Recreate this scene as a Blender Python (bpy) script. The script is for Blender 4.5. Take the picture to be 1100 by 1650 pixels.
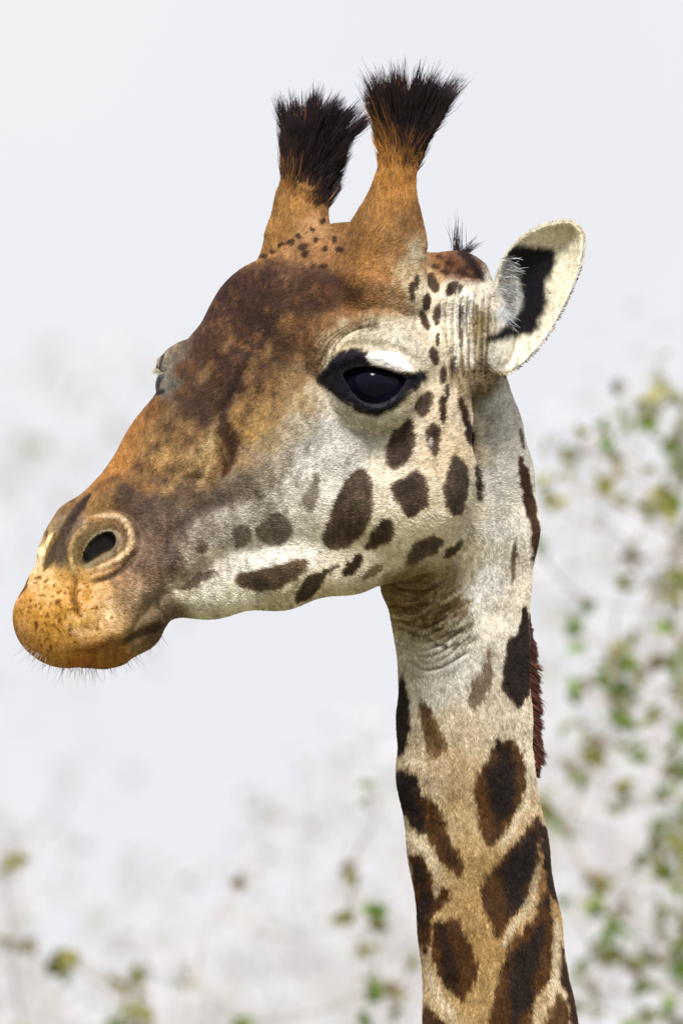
import bpy, math, random
import numpy as np
from mathutils import Vector, Matrix
R = math.radians
rng = np.random.default_rng(7)
random.seed(7)
for o in list(bpy.data.objects):
    bpy.data.objects.remove(o, do_unlink=True)
SC = bpy.context.scene
COL = SC.collection

# ------------------------------------------------------------------ camera
# The giraffe is modelled in millimetre-like units of 0.7 mm; DIST is how far
# away the long lens stands, PITCH how much it looks up at the head.
K = 0.0007
DIST = 30.0
PITCH = R(5.0)
CAM = Vector((0.0, 0.0, 2.1))
cd = bpy.data.cameras.new('camera')
cam = bpy.data.objects.new('camera', cd)
COL.objects.link(cam)
cam.location = CAM
cam.rotation_euler = (R(90) + PITCH, 0, 0)
cd.sensor_fit = 'VERTICAL'
cd.sensor_height = 36.0
cd.lens = 36.0 * DIST / (1650 * K)
cd.clip_start = 0.5
cd.clip_end = 3000
cd.dof.use_dof = True
cd.dof.focus_distance = DIST - 0.08
cd.dof.aperture_fstop = cd.lens / 70.0
cd.dof.aperture_blades = 0
SC.camera = cam
FWD = Vector((0, math.cos(PITCH), math.sin(PITCH)))
UP = Vector((0, -math.sin(PITCH), math.cos(PITCH)))

# ------------------------------------------------------------------ light
SUN_EL, SUN_AZ = R(42), R(176)          # azimuth measured from +Y towards +X
w = bpy.data.worlds.new('World')
SC.world = w
w.use_nodes = True
nt = w.node_tree
nt.nodes.clear()
def WN(t, **k):
    n = nt.nodes.new(t)
    for a, b in k.items():
        setattr(n, a, b)
    return n
out = WN('ShaderNodeOutputWorld')
sky = WN('ShaderNodeTexSky', sky_type='NISHITA')
sky.sun_disc = False
sky.sun_elevation = SUN_EL
sky.sun_rotation = SUN_AZ
sky.air_density = 1.0
sky.dust_density = 4.0
bgs = WN('ShaderNodeBackground')
bgs.inputs['Strength'].default_value = 0.05
nt.links.new(sky.outputs[0], bgs.inputs['Color'])
# high white overcast in front of the blue, slightly mottled
tc = WN('ShaderNodeTexCoord')
no = WN('ShaderNodeTexNoise')
no.inputs['Scale'].default_value = 26.0
no.inputs['Detail'].default_value = 3.0
no.inputs['Roughness'].default_value = 0.45
nt.links.new(tc.outputs['Generated'], no.inputs['Vector'])
cr = WN('ShaderNodeValToRGB')
cr.color_ramp.elements[0].position = 0.38
cr.color_ramp.elements[0].color = (0.81, 0.825, 0.88, 1)
cr.color_ramp.elements[1].position = 0.66
cr.color_ramp.elements[1].color = (0.88, 0.87, 0.885, 1)
nt.links.new(no.outputs['Fac'], cr.inputs['Fac'])
bgc = WN('ShaderNodeBackground')
bgc.inputs['Strength'].default_value = 0.71
nt.links.new(cr.outputs['Color'], bgc.inputs['Color'])
mx = WN('ShaderNodeMixShader')
mx.inputs[0].default_value = 0.93
nt.links.new(bgs.outputs[0], mx.inputs[1])
nt.links.new(bgc.outputs[0], mx.inputs[2])
nt.links.new(mx.outputs[0], out.inputs['Surface'])

sd = bpy.data.lights.new('sun', 'SUN')
sd.energy = 3.45
sd.angle = R(18)
sd.color = (1.0, 0.96, 0.9)
sun = bpy.data.objects.new('sun', sd)
COL.objects.link(sun)
sdir = Vector((math.sin(SUN_AZ) * math.cos(SUN_EL), math.cos(SUN_AZ) * math.cos(SUN_EL), math.sin(SUN_EL)))
sun.rotation_euler = sdir.to_track_quat('Z', 'Y').to_euler()
sun.location = (-4, 10, 30)
SC.view_settings.view_transform = 'Standard'
SC.view_settings.look = 'None'
SC.view_settings.exposure = 0.6
SC.view_settings.gamma = 1.0
SC.view_settings.use_curve_mapping = False
SC.cycles.max_bounces = 5
SC.cycles.transparent_max_bounces = 4

# ------------------------------------------------------------------ helpers
def lin(c):
    c = np.asarray(c, dtype=np.float32) / 255.0
    return np.where(c <= 0.04045, c / 12.92, ((c + 0.055) / 1.055) ** 2.4).astype(np.float32)

def to_world(p):
    """(x, depth, down) in model units -> metres in the place."""
    p = np.asarray(p, dtype=np.float64)
    x = (p[..., 0] - 550) * K
    d = DIST + p[..., 1] * K
    u = (825 - p[..., 2]) * K
    r = np.empty(p.shape, dtype=np.float32)
    r[..., 0] = CAM.x + x
    r[..., 1] = CAM.y + FWD.y * d + UP.y * u
    r[..., 2] = CAM.z + FWD.z * d + UP.z * u
    return r

def tag(o, label=None, cat=None, group=None, kind=None):
    if label: o['label'] = label
    if cat: o['category'] = cat
    if group: o['group'] = group
    if kind: o['kind'] = kind
    return o

def mat(name):
    m = bpy.data.materials.new(name)
    m.use_nodes = True
    b = m.node_tree.nodes['Principled BSDF']
    return m, m.node_tree, b

def mesh_obj(name, V, F, material, parent=None, smooth=True):
    me = bpy.data.meshes.new(name)
    V = np.asarray(V, dtype=np.float32)
    F = np.asarray(F, dtype=np.int32)
    k = F.shape[1]
    me.vertices.add(len(V))
    me.vertices.foreach_set('co', V.ravel())
    me.loops.add(F.size)
    me.loops.foreach_set('vertex_index', F.ravel())
    me.polygons.add(len(F))
    me.polygons.foreach_set('loop_start', np.arange(0, F.size, k, dtype=np.int32))
    me.polygons.foreach_set('loop_total', np.full(len(F), k, dtype=np.int32))
    if smooth:
        me.polygons.foreach_set('use_smooth', np.ones(len(F), dtype=bool))
    me.update(calc_edges=True)
    me.validate()
    me.materials.append(material)
    o = bpy.data.objects.new(name, me)
    COL.objects.link(o)
    if parent: o.parent = parent
    return o

def hair_obj(name, P, rad, colr, material, parent=None, kind=None):
    """P (n,k,3) world points; rad (k,) or (n,k); colr (n,3) linear colour of each hair."""
    n, k = P.shape[:2]
    hc = bpy.data.hair_curves.new(name)
    hc.add_curves([k] * n)
    hc.points.foreach_set('position', np.ascontiguousarray(P, dtype=np.float32).ravel())
    rr = np.broadcast_to(np.asarray(rad, dtype=np.float32), (n, k))
    hc.points.foreach_set('radius', np.ascontiguousarray(rr).ravel())
    a = hc.attributes.new('tint', 'FLOAT_COLOR', 'CURVE')
    c4 = np.ones((n, 4), dtype=np.float32)
    c4[:, :3] = colr
    a.data.foreach_set('color', c4.ravel())
    hc.materials.append(material)
    o = bpy.data.objects.new(name, hc)
    COL.objects.link(o)
    if parent: o.parent = parent
    if kind: o['kind'] = kind
    return o

def vnoise(w_, h_, scale, seed, sx=1.0, sy=1.0, octaves=3):
    """smooth value noise on a raster, roughly -1..1"""
    r = np.random.default_rng(seed)
    tot = np.zeros((h_, w_), dtype=np.float32)
    amp, norm = 1.0, 0.0
    for o_ in range(octaves):
        cx, cy = max(scale * sx, 1.0), max(scale * sy, 1.0)
        gw, gh = int(w_ / cx) + 3, int(h_ / cy) + 3
        g = r.uniform(-1, 1, (gh, gw)).astype(np.float32)
        xs = np.arange(w_) / cx; ys = np.arange(h_) / cy
        xi = xs.astype(int); yi = ys.astype(int)
        fx = xs - xi; fy = ys - yi
        fx = fx * fx * (3 - 2 * fx); fy = fy * fy * (3 - 2 * fy)
        a = g[np.ix_(yi, xi)]; b = g[np.ix_(yi, xi + 1)]
        c = g[np.ix_(yi + 1, xi)]; d = g[np.ix_(yi + 1, xi + 1)]
        fx = fx[None].astype(np.float32); fy = fy[:, None].astype(np.float32)
        tot += amp * ((a * (1 - fx) + b * fx) * (1 - fy) + (c * (1 - fx) + d * fx) * fy)
        norm += amp
        amp *= 0.5; scale *= 0.5
    return tot / norm * 1.3

def poly_sdf(X, Y, poly):
    P = np.asarray(poly, dtype=np.float32)
    n = len(P)
    d = np.full(X.shape, 1e9, dtype=np.float32)
    ins = np.zeros(X.shape, dtype=bool)
    for i in range(n):
        ax, ay = P[i]; bx_, by_ = P[(i + 1) % n]
        ex, ey = bx_ - ax, by_ - ay
        wx, wy = X - ax, Y - ay
        t = np.clip((wx * ex + wy * ey) / (ex * ex + ey * ey + 1e-9), 0, 1)
        dx, dy = wx - ex * t, wy - ey * t
        np.minimum(d, dx * dx + dy * dy, out=d)
        if ey != 0:
            c = ((ay <= Y) & (by_ > Y)) | ((by_ <= Y) & (ay > Y))
            xi = ax + (Y - ay) / ey * ex
            ins ^= c & (X < xi)
    d = np.sqrt(d)
    return np.where(ins, -d, d)

def smooth_poly(poly, it=2):
    P = np.asarray(poly, dtype=np.float32)
    for _ in range(it):
        Q = np.roll(P, -1, 0)
        P = np.stack([P * 0.75 + Q * 0.25, P * 0.25 + Q * 0.75], 1).reshape(-1, 2)
    return P

def sstep(a, b, x):
    t = np.clip((x - a) / (b - a), 0, 1)
    return t * t * (3 - 2 * t)

# ------------------------------------------------------------------ giraffe : form
TH = R(42)                      # the head is turned this far towards the lens
SN, CS, TN = math.sin(TH), math.cos(TH), math.tan(TH)
SN = float(SN)

def hp(x, v, s):
    """near-side point seen at x, v and standing s off the head's middle plane"""
    m = x - s * SN
    return np.array([m + s * SN, (m - 500) * TN - s * CS, v], dtype=np.float32)

def mirror_x(x, d):
    """x of the mirrored point (other side of the head), and its own s"""
    # x = m + s*SN ; d = (m-500)*TN - s*CS
    s = ((x - 500) * TN - d) / (SN * TN + CS)
    m = x - s * SN
    return s, m

PR = []      # (A, B, ra, rb, k)
def cap(a, b, ra, rb, k=28, both=False):
    """a, b = (x, v, s)"""
    PR.append((hp(*a), hp(*b), ra, rb, k))
    if both:
        def mm(q):
            x, v, s = q
            return (x - 2 * s * SN, v, -s)
        PR.append((hp(*mm(a)), hp(*mm(b)), ra, rb, k))
def chain(pts, k=28, both=False):
    """pts = (x, v, s, r)"""
    for i in range(len(pts) - 1):
        p, q = pts[i], pts[i + 1]
        cap(p[:3], q[:3], p[3], q[3], k, both)
def neck(pts, k=28):
    for i in range(len(pts) - 1):
        p, q = pts[i], pts[i + 1]
        PR.append((np.array((p[0], p[2], p[1]), np.float32), np.array((q[0], q[2], q[1]), np.float32), p[3], q[3], k))

# muzzle
chain([(112, 990, 0, 84), (135, 900, 0, 56)], 20)
chain([(150, 996, 45, 62), (178, 955, 55, 60)], 20, True)
chain([(168, 1018, 0, 58), (215, 1000, 0, 52)], 6)
chain([(178, 1022, 30, 52), (228, 985, 48, 42)], 8, True)
chain([(184, 888, 60, 40), (215, 850, 62, 45)], 18, True)
# bridge and forehead
chain([(150, 885, 0, 66), (205, 855, 0, 84), (300, 745, 0, 99), (380, 632, 0, 106), (455, 532, 0, 113)], 24)
chain([(455, 532, 0, 113), (560, 492, 0, 128), (640, 520, 0, 122), (690, 500, 0, 84)], 20)
chain([(230, 905, 60, 62), (370, 800, 72, 80), (500, 700, 110, 90)], 40, True)
# jaw
chain([(255, 946, 48, 50), (340, 932, 62, 58), (450, 915, 85, 61), (560, 886, 102, 65), (625, 860, 122, 70), (672, 850, 130, 66)], 26, True)
chain([(300, 890, 0, 70), (480, 830, 0, 92), (620, 700, 0, 135)], 30)
chain([(450, 800, 95, 84), (640, 780, 152, 108), (655, 700, 160, 100)], 36, True)
chain([(672, 640, 160, 84), (690, 590, 165, 72)], 36, True)
chain([(700, 770, 165, 66), (690, 850, 140, 60)], 30, True)
# eye sockets and brows
EYE = (603, 620, 214)
chain([(590, 612, 100, 92), (EYE[0], EYE[1], EYE[2], 67)], 26, True)
chain([(560, 575, 150, 72), (612, 560, 196, 56), (650, 575, 190, 54)], 22)
cap((350, 592, -150), (338, 598, -185), 52, 48, 16)
cap((598, 612, 212), (572, 590, 165), 73, 62, 22)
cap((602 - 424 * SN, 617, -212), (566 - 330 * SN, 622, -165), 68, 50, 22)
# ossicones
chain([(603, 455, 100, 92), (622, 388, 112, 60), (630, 340, 114, 38), (635, 298, 117, 26), (647, 240, 122, 29), (655, 212, 124, 22)], 26)
chain([(482, 462, -100, 92), (480, 385, -110, 48), (485, 325, -115, 36), (493, 265, -118, 30), (499, 240, -118, 25)], 26)
# occiput and ear root
chain([(690, 490, 60, 72), (732, 474, 90, 63), (750, 494, 105, 42)], 26)
chain([(735, 500, 150, 50), (775, 500, 190, 44), (790, 540, 205, 40)], 24, False)
chain([(750, 560, 180, 46), (778, 575, 200, 36), (768, 612, 196, 26)], 22, False)
chain([(650, 500, -90, 72)] + [(500, 545, -180, 46)], 24)
# neck (x, v, depth, r)
neck([(728, 620, 150, 88), (752, 700, 165, 88), (762, 770, 175, 96), (764, 850, 182, 103), (754, 950, 188, 98), (751, 1050, 192, 100), (749, 1160, 196, 106),
      (751, 1250, 200, 108), (771, 1370, 205, 110), (790, 1500, 210, 112), (806, 1650, 216, 120), (840, 1900, 226, 140), (880, 2200, 240, 180)], 14)
neck([(650, 860, 90, 44), (680, 930, 100, 62), (706, 1000, 140, 66), (722, 1080, 165, 72)], 30)

EAR = [(785, 590), (776, 560), (783, 520), (790, 470), (803, 425), (828, 388), (862, 365), (897, 354), (924, 356), (940, 372), (943, 400), (934, 440), (914, 487), (893, 527), (868, 563), (843, 588), (818, 604), (800, 604)]
EARP = smooth_poly(EAR, 1)
def ear_sdf(x, d, v):
    q = poly_sdf(x, v, EARP)
    t = np.clip((-q - 2) / 52.0, 0, 1)
    surf = -42 + (x - 800) * 0.22 + 62 * (1 - (1 - t) ** 2)
    sh = (np.abs(d - surf) - 9) / (1 + 1.3 * (1 - t))
    k = 7.0
    h = np.clip(0.5 - 0.5 * (sh - (q + 2)) / k, 0, 1)
    return sh * (1 - h) + (q + 2) * h + k * h * (1 - h)

APER = smooth_poly([(550, 603), (570, 594), (593, 592), (622, 598), (654, 610), (650, 622), (637, 638), (618, 650), (593, 652), (572, 641), (558, 618)], 1)
NOST = smooth_poly([(183, 855), (192, 868), (186, 884), (165, 894), (140, 910), (136, 900), (141, 886), (152, 868), (168, 859)], 1)
EC = hp(*EYE)
EYE_R = 62.0

def body_sdf(P):
    x, d, v = P[:, 0], P[:, 1], P[:, 2]
    res = np.full(len(P), 1e4, dtype=np.float32)
    for A, B, ra, rb, k in PR:
        # cheap cull by bounding ball
        c = (A + B) / 2
        rad = float(np.linalg.norm(B - A) / 2 + max(ra, rb) + 90)
        idx = np.nonzero((np.abs(x - c[0]) < rad) & (np.abs(v - c[2]) < rad) & (np.abs(d - c[1]) < rad))[0]
        if len(idx) == 0: continue
        p = P[idx]
        ba = B - A
        pa = p - A
        h = np.clip(pa @ ba / (ba @ ba), 0, 1)
        q = pa - h[:, None] * ba
        s = np.sqrt((q * q).sum(1)) - (ra + (rb - ra) * h)
        r = res[idx]
        hh = np.clip(0.5 + 0.5 * (r - s) / k, 0, 1)
        res[idx] = r * (1 - hh) + s * hh - k * hh * (1 - hh)
    # ears
    for far in (False, True):
        if far:
            s, m = mirror_x(x, d)
            xx = m - s * SN
            dd = (m - 500) * TN + s * CS
            vv = v - 62
            # the other ear is laid a little further back
            xx = xx + 10
        else:
            xx, dd, vv = x, d, v
        idx = np.nonzero((xx > 760) & (xx < 960) & (vv > 335) & (vv < 625) & (dd > -90) & (dd < 100))[0]
        if len(idx) == 0: continue
        s = ear_sdf(xx[idx], dd[idx], vv[idx])
        r = res[idx]
        k = 12
        hh = np.clip(0.5 + 0.5 * (r - s) / k, 0, 1)
        res[idx] = r * (1 - hh) + s * hh - k * hh * (1 - hh)
    # eye openings and nostrils, cut on both sides
    for far in (False, True):
        if far:
            s, m = mirror_x(x, d)
            xx = m - s * SN
            dd = (m - 500) * TN + s * CS
        else:
            xx, dd = x, d
        idx = np.nonzero((np.abs(xx - EC[0]) < 90) & (np.abs(v - EC[2]) < 90) & (dd < EC[1] + 10) & (dd > EC[1] - 110))[0]
        if len(idx):
            q = np.maximum(poly_sdf(xx[idx], v[idx], APER), dd[idx] - EC[1])
            res[idx] = np.maximum(res[idx], -q)
        idx = np.nonzero((xx > 110) & (xx < 220) & (v > 830) & (v < 935) & (dd < -380))[0]
        if len(idx):
            q = poly_sdf(xx[idx], v[idx], NOST)
            q = np.maximum(q, dd[idx] + NOSE_D)
            res[idx] = np.maximum(res[idx], -q)
    return res
NOSE_D = 345.0     # the nostril runs back to depth -NOSE_D

# --- surface extraction on a sparse grid -------------------------------------
H = 3.6
BLK = 4
LO = np.array([0.0, -530.0, 150.0], dtype=np.float32)
HI = np.array([1080.0, 430.0, 2080.0], dtype=np.float32)
nb = np.ceil((HI - LO) / (H * BLK)).astype(int)
n = nb * BLK
cs = [LO[i] + (np.arange(nb[i]) + 0.5) * H * BLK - H * 0.5 for i in range(3)]
CXg, CYg, CZg = np.meshgrid(*cs, indexing='ij')
CP = np.stack([CXg.ravel(), CYg.ravel(), CZg.ravel()], 1).astype(np.float32)
cf = body_sdf(CP)
near = np.nonzero(np.abs(cf) < H * BLK * 0.87 + 9)[0]
cgrid = cf.reshape(nb)
Fd = np.repeat(np.repeat(np.repeat(np.where(cgrid > 0, 1e3, -1e3).astype(np.float32), BLK, 0), BLK, 1), BLK, 2)
bi = np.stack(np.unravel_index(near, nb), 1)
off = np.stack(np.meshgrid(*[np.arange(BLK)] * 3, indexing='ij'), -1).reshape(-1, 3)
for c0 in range(0, len(bi), 8000):
    gi = (bi[c0:c0 + 8000, None, :] * BLK + off[None]).reshape(-1, 3)
    Pp = LO + gi.astype(np.float32) * H
    Fd[gi[:, 0], gi[:, 1], gi[:, 2]] = body_sdf(Pp)
Fd[..., -2:] = 1e3   # close the neck far below the picture
S = Fd < 0
def corner(a, i, j, k_):
    return a[i:a.shape[0] - 1 + i, j:a.shape[1] - 1 + j, k_:a.shape[2] - 1 + k_]
cnt = np.zeros(tuple(np.array(Fd.shape) - 1), dtype=np.uint8)
for i in (0, 1):
    for j in (0, 1):
        for k_ in (0, 1):
            cnt += corner(S, i, j, k_)
act = np.argwhere((cnt > 0) & (cnt < 8))
del cnt
cid = np.full(tuple(np.array(Fd.shape) - 1), -1, dtype=np.int32)
cid[act[:, 0], act[:, 1], act[:, 2]] = np.arange(len(act))
acc = np.zeros((len(act), 3), dtype=np.float32)
num = np.zeros(len(act), dtype=np.float32)
for ax in range(3):
    o1, o2 = [a for a in range(3) if a != ax]
    for b1 in (0, 1):
        for b2 in (0, 1):
            e0 = np.zeros(3, int); e0[o1] = b1; e0[o2] = b2
            e1 = e0.copy(); e1[ax] = 1
            f0 = Fd[act[:, 0] + e0[0], act[:, 1] + e0[1], act[:, 2] + e0[2]]
            f1 = Fd[act[:, 0] + e1[0], act[:, 1] + e1[1], act[:, 2] + e1[2]]
            m_ = (f0 < 0) != (f1 < 0)
            t = np.where(m_, f0 / (f0 - f1 + 1e-12), 0)
            pt = np.tile(e0.astype(np.float32), (len(act), 1))
            pt[:, ax] = t
            acc += pt * m_[:, None]
            num += m_
VV = LO + (act + acc / num[:, None]) * H
VV = VV.astype(np.float32)
quads = []
for ax in range(3):
    o1, o2 = [(1, 2), (2, 0), (0, 1)][ax]
    sl0 = [slice(None)] * 3; sl1 = [slice(None)] * 3
    sl0[ax] = slice(0, -1); sl1[ax] = slice(1, None)
    A_ = S[tuple(sl0)]; B_ = S[tuple(sl1)]
    e = np.argwhere(A_ != B_)
    flip = A_[e[:, 0], e[:, 1], e[:, 2]]
    e_ok = (e[:, o1] > 0) & (e[:, o2] > 0) & (e[:, o1] < Fd.shape[o1] - 1) & (e[:, o2] < Fd.shape[o2] - 1)
    e = e[e_ok]; flip = flip[e_ok]
    def cell(d1, d2):
        q = e.copy(); q[:, o1] -= d1; q[:, o2] -= d2
        return cid[q[:, 0], q[:, 1], q[:, 2]]
    q = np.stack([cell(1, 1), cell(0, 1), cell(0, 0), cell(1, 0)], 1)
    q[~flip] = q[~flip][:, ::-1]
    quads.append(q)
QQ = np.concatenate(quads)
QQ = QQ[(QQ >= 0).all(1)]
del Fd, S, cid

def grad(P, h=1.5):
    g = np.empty_like(P)
    for a in range(3):
        e = np.zeros(3, np.float32); e[a] = h
        g[:, a] = body_sdf(P + e) - body_sdf(P - e)
    g /= (np.linalg.norm(g, axis=1, keepdims=True) + 1e-9)
    return g
NN = grad(VV, 3.0)
fv = body_sdf(VV)
VV -= NN * np.clip(fv, -2, 2)[:, None] * 0.8

# ------------------------------------------------------------------ giraffe : relief (wrinkles, folds, rims)
MW, MH = 1180, 1720
GX, GY = np.meshgrid(np.arange(MW, dtype=np.float32), np.arange(MH, dtype=np.float32))
REL = np.zeros((MH, MW), dtype=np.float32)
def stroke_dist(pts, pad):
    P = np.asarray(pts, dtype=np.float32)
    x0, x1 = int(max(P[:, 0].min() - pad, 0)), int(min(P[:, 0].max() + pad, MW - 1))
    y0, y1 = int(max(P[:, 1].min() - pad, 0)), int(min(P[:, 1].max() + pad, MH - 1))
    X, Y = GX[y0:y1, x0:x1], GY[y0:y1, x0:x1]
    d = np.full(X.shape, 1e9, np.float32)
    tt = np.zeros(X.shape, np.float32)
    L = len(P) - 1
    for i in range(L):
        a, b = P[i], P[i + 1]
        e = b - a
        t = np.clip(((X - a[0]) * e[0] + (Y - a[1]) * e[1]) / (e @ e + 1e-9), 0, 1)
        dd = (X - a[0] - e[0] * t) ** 2 + (Y - a[1] - e[1] * t) ** 2
        m_ = dd < d
        d = np.where(m_, dd, d); tt = np.where(m_, (i + t) / L, tt)
    return (slice(y0, y1), slice(x0, x1)), np.sqrt(d), tt
def smooth_line(pts, it=2):
    P = np.asarray(pts, np.float32)
    for _ in range(it):
        Q = [P[0]]
        for i in range(len(P) - 1):
            Q += [P[i] * 0.75 + P[i + 1] * 0.25, P[i] * 0.25 + P[i + 1] * 0.75]
        Q.append(P[-1]); P = np.array(Q, np.float32)
    return P
def relief(pts, wd, hgt, taper=True):
    sl, d, t = stroke_dist(smooth_line(pts), wd * 3)
    a = np.exp(-(d / wd) ** 2) * hgt
    if taper: a *= np.clip(np.sin(np.clip(t, 0.03, 0.97) * math.pi) * 1.8, 0, 1)
    REL[sl] += a
def bump(x, y, rx, ry, h, rot=0):
    c, s = math.cos(rot), math.sin(rot)
    u = (GX - x) * c + (GY - y) * s; v_ = -(GX - x) * s + (GY - y) * c
    REL[:] += h * np.exp(-(u / rx) ** 2 - (v_ / ry) ** 2)
# brow wrinkles
for dx, dy, hh_ in ((0, 0, -7), (-9, -9, -6.5), (-18, -18, -5.5), (9, 8, -4)):
    relief([(508 + dx, 612 + dy), (520 + dx, 575 + dy), (541 + dx, 548 + dy), (575 + dx, 528 + dy), (612 + dx, 522 + dy)], 3.2, hh_)
    relief([(512 + dx, 606 + dy), (526 + dx, 568 + dy), (548 + dx, 542 + dy), (580 + dx, 524 + dy)], 3.2, -hh_ * .6)
# lids
relief([(513, 612), (540, 588), (572, 579), (600, 580), (630, 590), (662, 604), (684, 606)], 5, 6)
relief([(540, 620), (560, 645), (590, 659), (620, 656), (645, 638), (668, 618)], 4.5, 5)
relief([(528, 628), (552, 652), (590, 672), (628, 664), (655, 642)], 4, -3)
relief([(545, 562), (585, 553), (630, 560), (668, 585)], 6, -5)
bump(622, 575, 36, 12, 7)
# nostril
relief([(128, 922), (117, 900), (118, 876), (130, 855), (150, 838), (172, 831), (196, 832), (210, 848), (216, 869), (208, 890), (184, 906), (157, 917)], 4, 4, False)
relief([(140, 905), (135, 890), (144, 868), (164, 852), (184, 846), (199, 858), (201, 874), (190, 892)], 4.5, -6, False)
relief([(108, 925), (104, 895), (108, 865), (124, 838), (150, 820), (196, 815), (226, 838), (234, 875), (220, 905)], 7, -6)
relief([(150, 936), (178, 930), (205, 912), (225, 890)], 6, -7)
relief([(126, 930), (124, 960), (128, 1000)], 6, -8)
# mouth and lips
relief([(272, 1000), (245, 1012), (218, 1024), (185, 1040), (150, 1050), (115, 1052)], 5, -13)
relief([(265, 985), (235, 998), (200, 1016), (165, 1028), (130, 1034)], 12, 5)
relief([(272, 1000), (262, 975), (270, 950)], 7, -4)
# cheek and jaw folds
relief([(280, 945), (272, 900), (288, 855), (322, 822), (370, 806)], 13, -6)
relief([(310, 880), (335, 850), (380, 835)], 24, 2.5)
relief([(285, 955), (310, 930), (350, 918)], 10, -4)
relief([(352, 690), (362, 715), (372, 745), (362, 775)], 11, -10)
relief([(330, 700), (322, 735), (318, 770)], 14, 7)
relief([(398, 585), (388, 620), (362, 660), (352, 690)], 10, -6)
relief([(410, 610), (400, 650), (385, 690)], 12, 6)
relief([(240, 760), (290, 745), (350, 760)], 14, 5)
relief([(500, 650), (470, 700), (440, 740), (380, 770)], 22, 8)
relief([(520, 760), (560, 720), (620, 690), (690, 680)], 24, 6)
relief([(745, 640), (768, 700), (772, 790), (758, 860), (735, 890)], 9, 6)
relief([(560, 800), (600, 850), (640, 880)], 30, 3)
relief([(700, 690), (720, 760), (710, 830)], 14, -4)
bump(455, 500, 60, 45, 12, -0.6)
bump(520, 430, 60, 26, -6)
# ear root folds
for i, x_ in enumerate((716, 727, 737, 748, 758, 768, 778, 788)):
    y0_, y1_ = (470 + (i % 3) * 8, 610 + (i % 2) * 26)
    relief([(x_ + 2, y0_), (x_ - 2, (y0_ + y1_) / 2), (x_ + (760 - x_) * .2, y1_)], 3.0, -6.0 + (i % 3) * 1.4)
    relief([(x_ + 7, y0_ + 6), (x_ + 4, (y0_ + y1_) / 2), (x_ + 4 + (760 - x_) * .2, y1_ - 8)], 3.0, 3.5)
# throat folds
for i in range(13):
    y_ = 938 + i * 10.5
    xl = 612 + i * 3.6
    relief([(xl, y_), (xl + 30, y_ + 12 + i * .6), (xl + 70, y_ + 12 - i * .5), (xl + 112 - i, y_ - 14 - (i % 4) * 5)], 3.0, -6.5 + (i % 3) * 1.5)
relief([(770, 830), (766, 900), (748, 970), (735, 1040)], 12, 4)
relief([(790, 640), (800, 740), (812, 860), (806, 960)], 20, 4)
relief([(840, 1010), (838, 1100), (846, 1220), (858, 1330), (872, 1460), (896, 1620), (905, 1700)], 9, -4)
relief([(664, 1080), (672, 1200), (695, 1330), (704, 1450), (712, 1600), (716, 1700)], 12, -3)
REL += vnoise(MW, MH, 46, 3, octaves=3) * 2.2

def sample(M, x, y):
    x = np.clip(x, 0, MW - 1.01); y = np.clip(y, 0, MH - 1.01)
    xi = x.astype(int); yi = y.astype(int)
    fx = (x - xi); fy = (y - yi)
    if M.ndim == 3: fx = fx[:, None]; fy = fy[:, None]
    return (M[yi, xi] * (1 - fx) + M[yi, xi + 1] * fx) * (1 - fy) + (M[yi + 1, xi] * (1 - fx) + M[yi + 1, xi + 1] * fx) * fy

def other_side(P):
    """where the matching point of the visible side lies, for the side turned away"""
    s, m = mirror_x(P[:, 0], P[:, 1])
    xh = m - s * SN
    cx = np.interp(P[:, 2], [600, 850, 1050, 1250, 1500, 1650, 2200], [745, 764, 751, 751, 790, 806, 880])
    xn = 2 * cx - P[:, 0]
    isneck = sstep(880, 960, P[:, 2] + (P[:, 0] - 620) * 0.5) * (P[:, 0] > 560)
    yn = np.where(isneck > .5, P[:, 2] + 46, P[:, 2])
    yn = np.where(yn > 1690, 1200 + (yn - 1690) % 450, yn)
    return np.where(isneck > .5, xn, xh), yn
def below(y):
    return np.where(y > 1690, 1240 + (y - 1690) % 440, y)

def two_sided(M, P, N):
    f = sstep(-0.12, 0.12, -N[:, 1])
    ox, oy = other_side(P)
    a = sample(M, P[:, 0], below(P[:, 2])); b = sample(M, ox, oy)
    if M.ndim == 3: f = f[:, None]
    return a * f + b * (1 - f)
face = np.clip(np.abs(NN[:, 1]) * 1.6, 0, 1) * 1.3
VV = VV + NN * (two_sided(REL, VV, NN) * face)[:, None]
# clean vertex normals after the relief
A3 = VV[QQ]
fn = np.cross(A3[:, 2] - A3[:, 0], A3[:, 3] - A3[:, 1])
ND = np.zeros_like(VV)
for c_ in range(4):
    for a in range(3):
        ND[:, a] += np.bincount(QQ[:, c_], weights=fn[:, a], minlength=len(VV))
ND /= (np.linalg.norm(ND, axis=1, keepdims=True) + 1e-9)
if (ND * NN).sum() < 0:
    QQ = QQ[:, ::-1].copy(); ND = -ND

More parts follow.
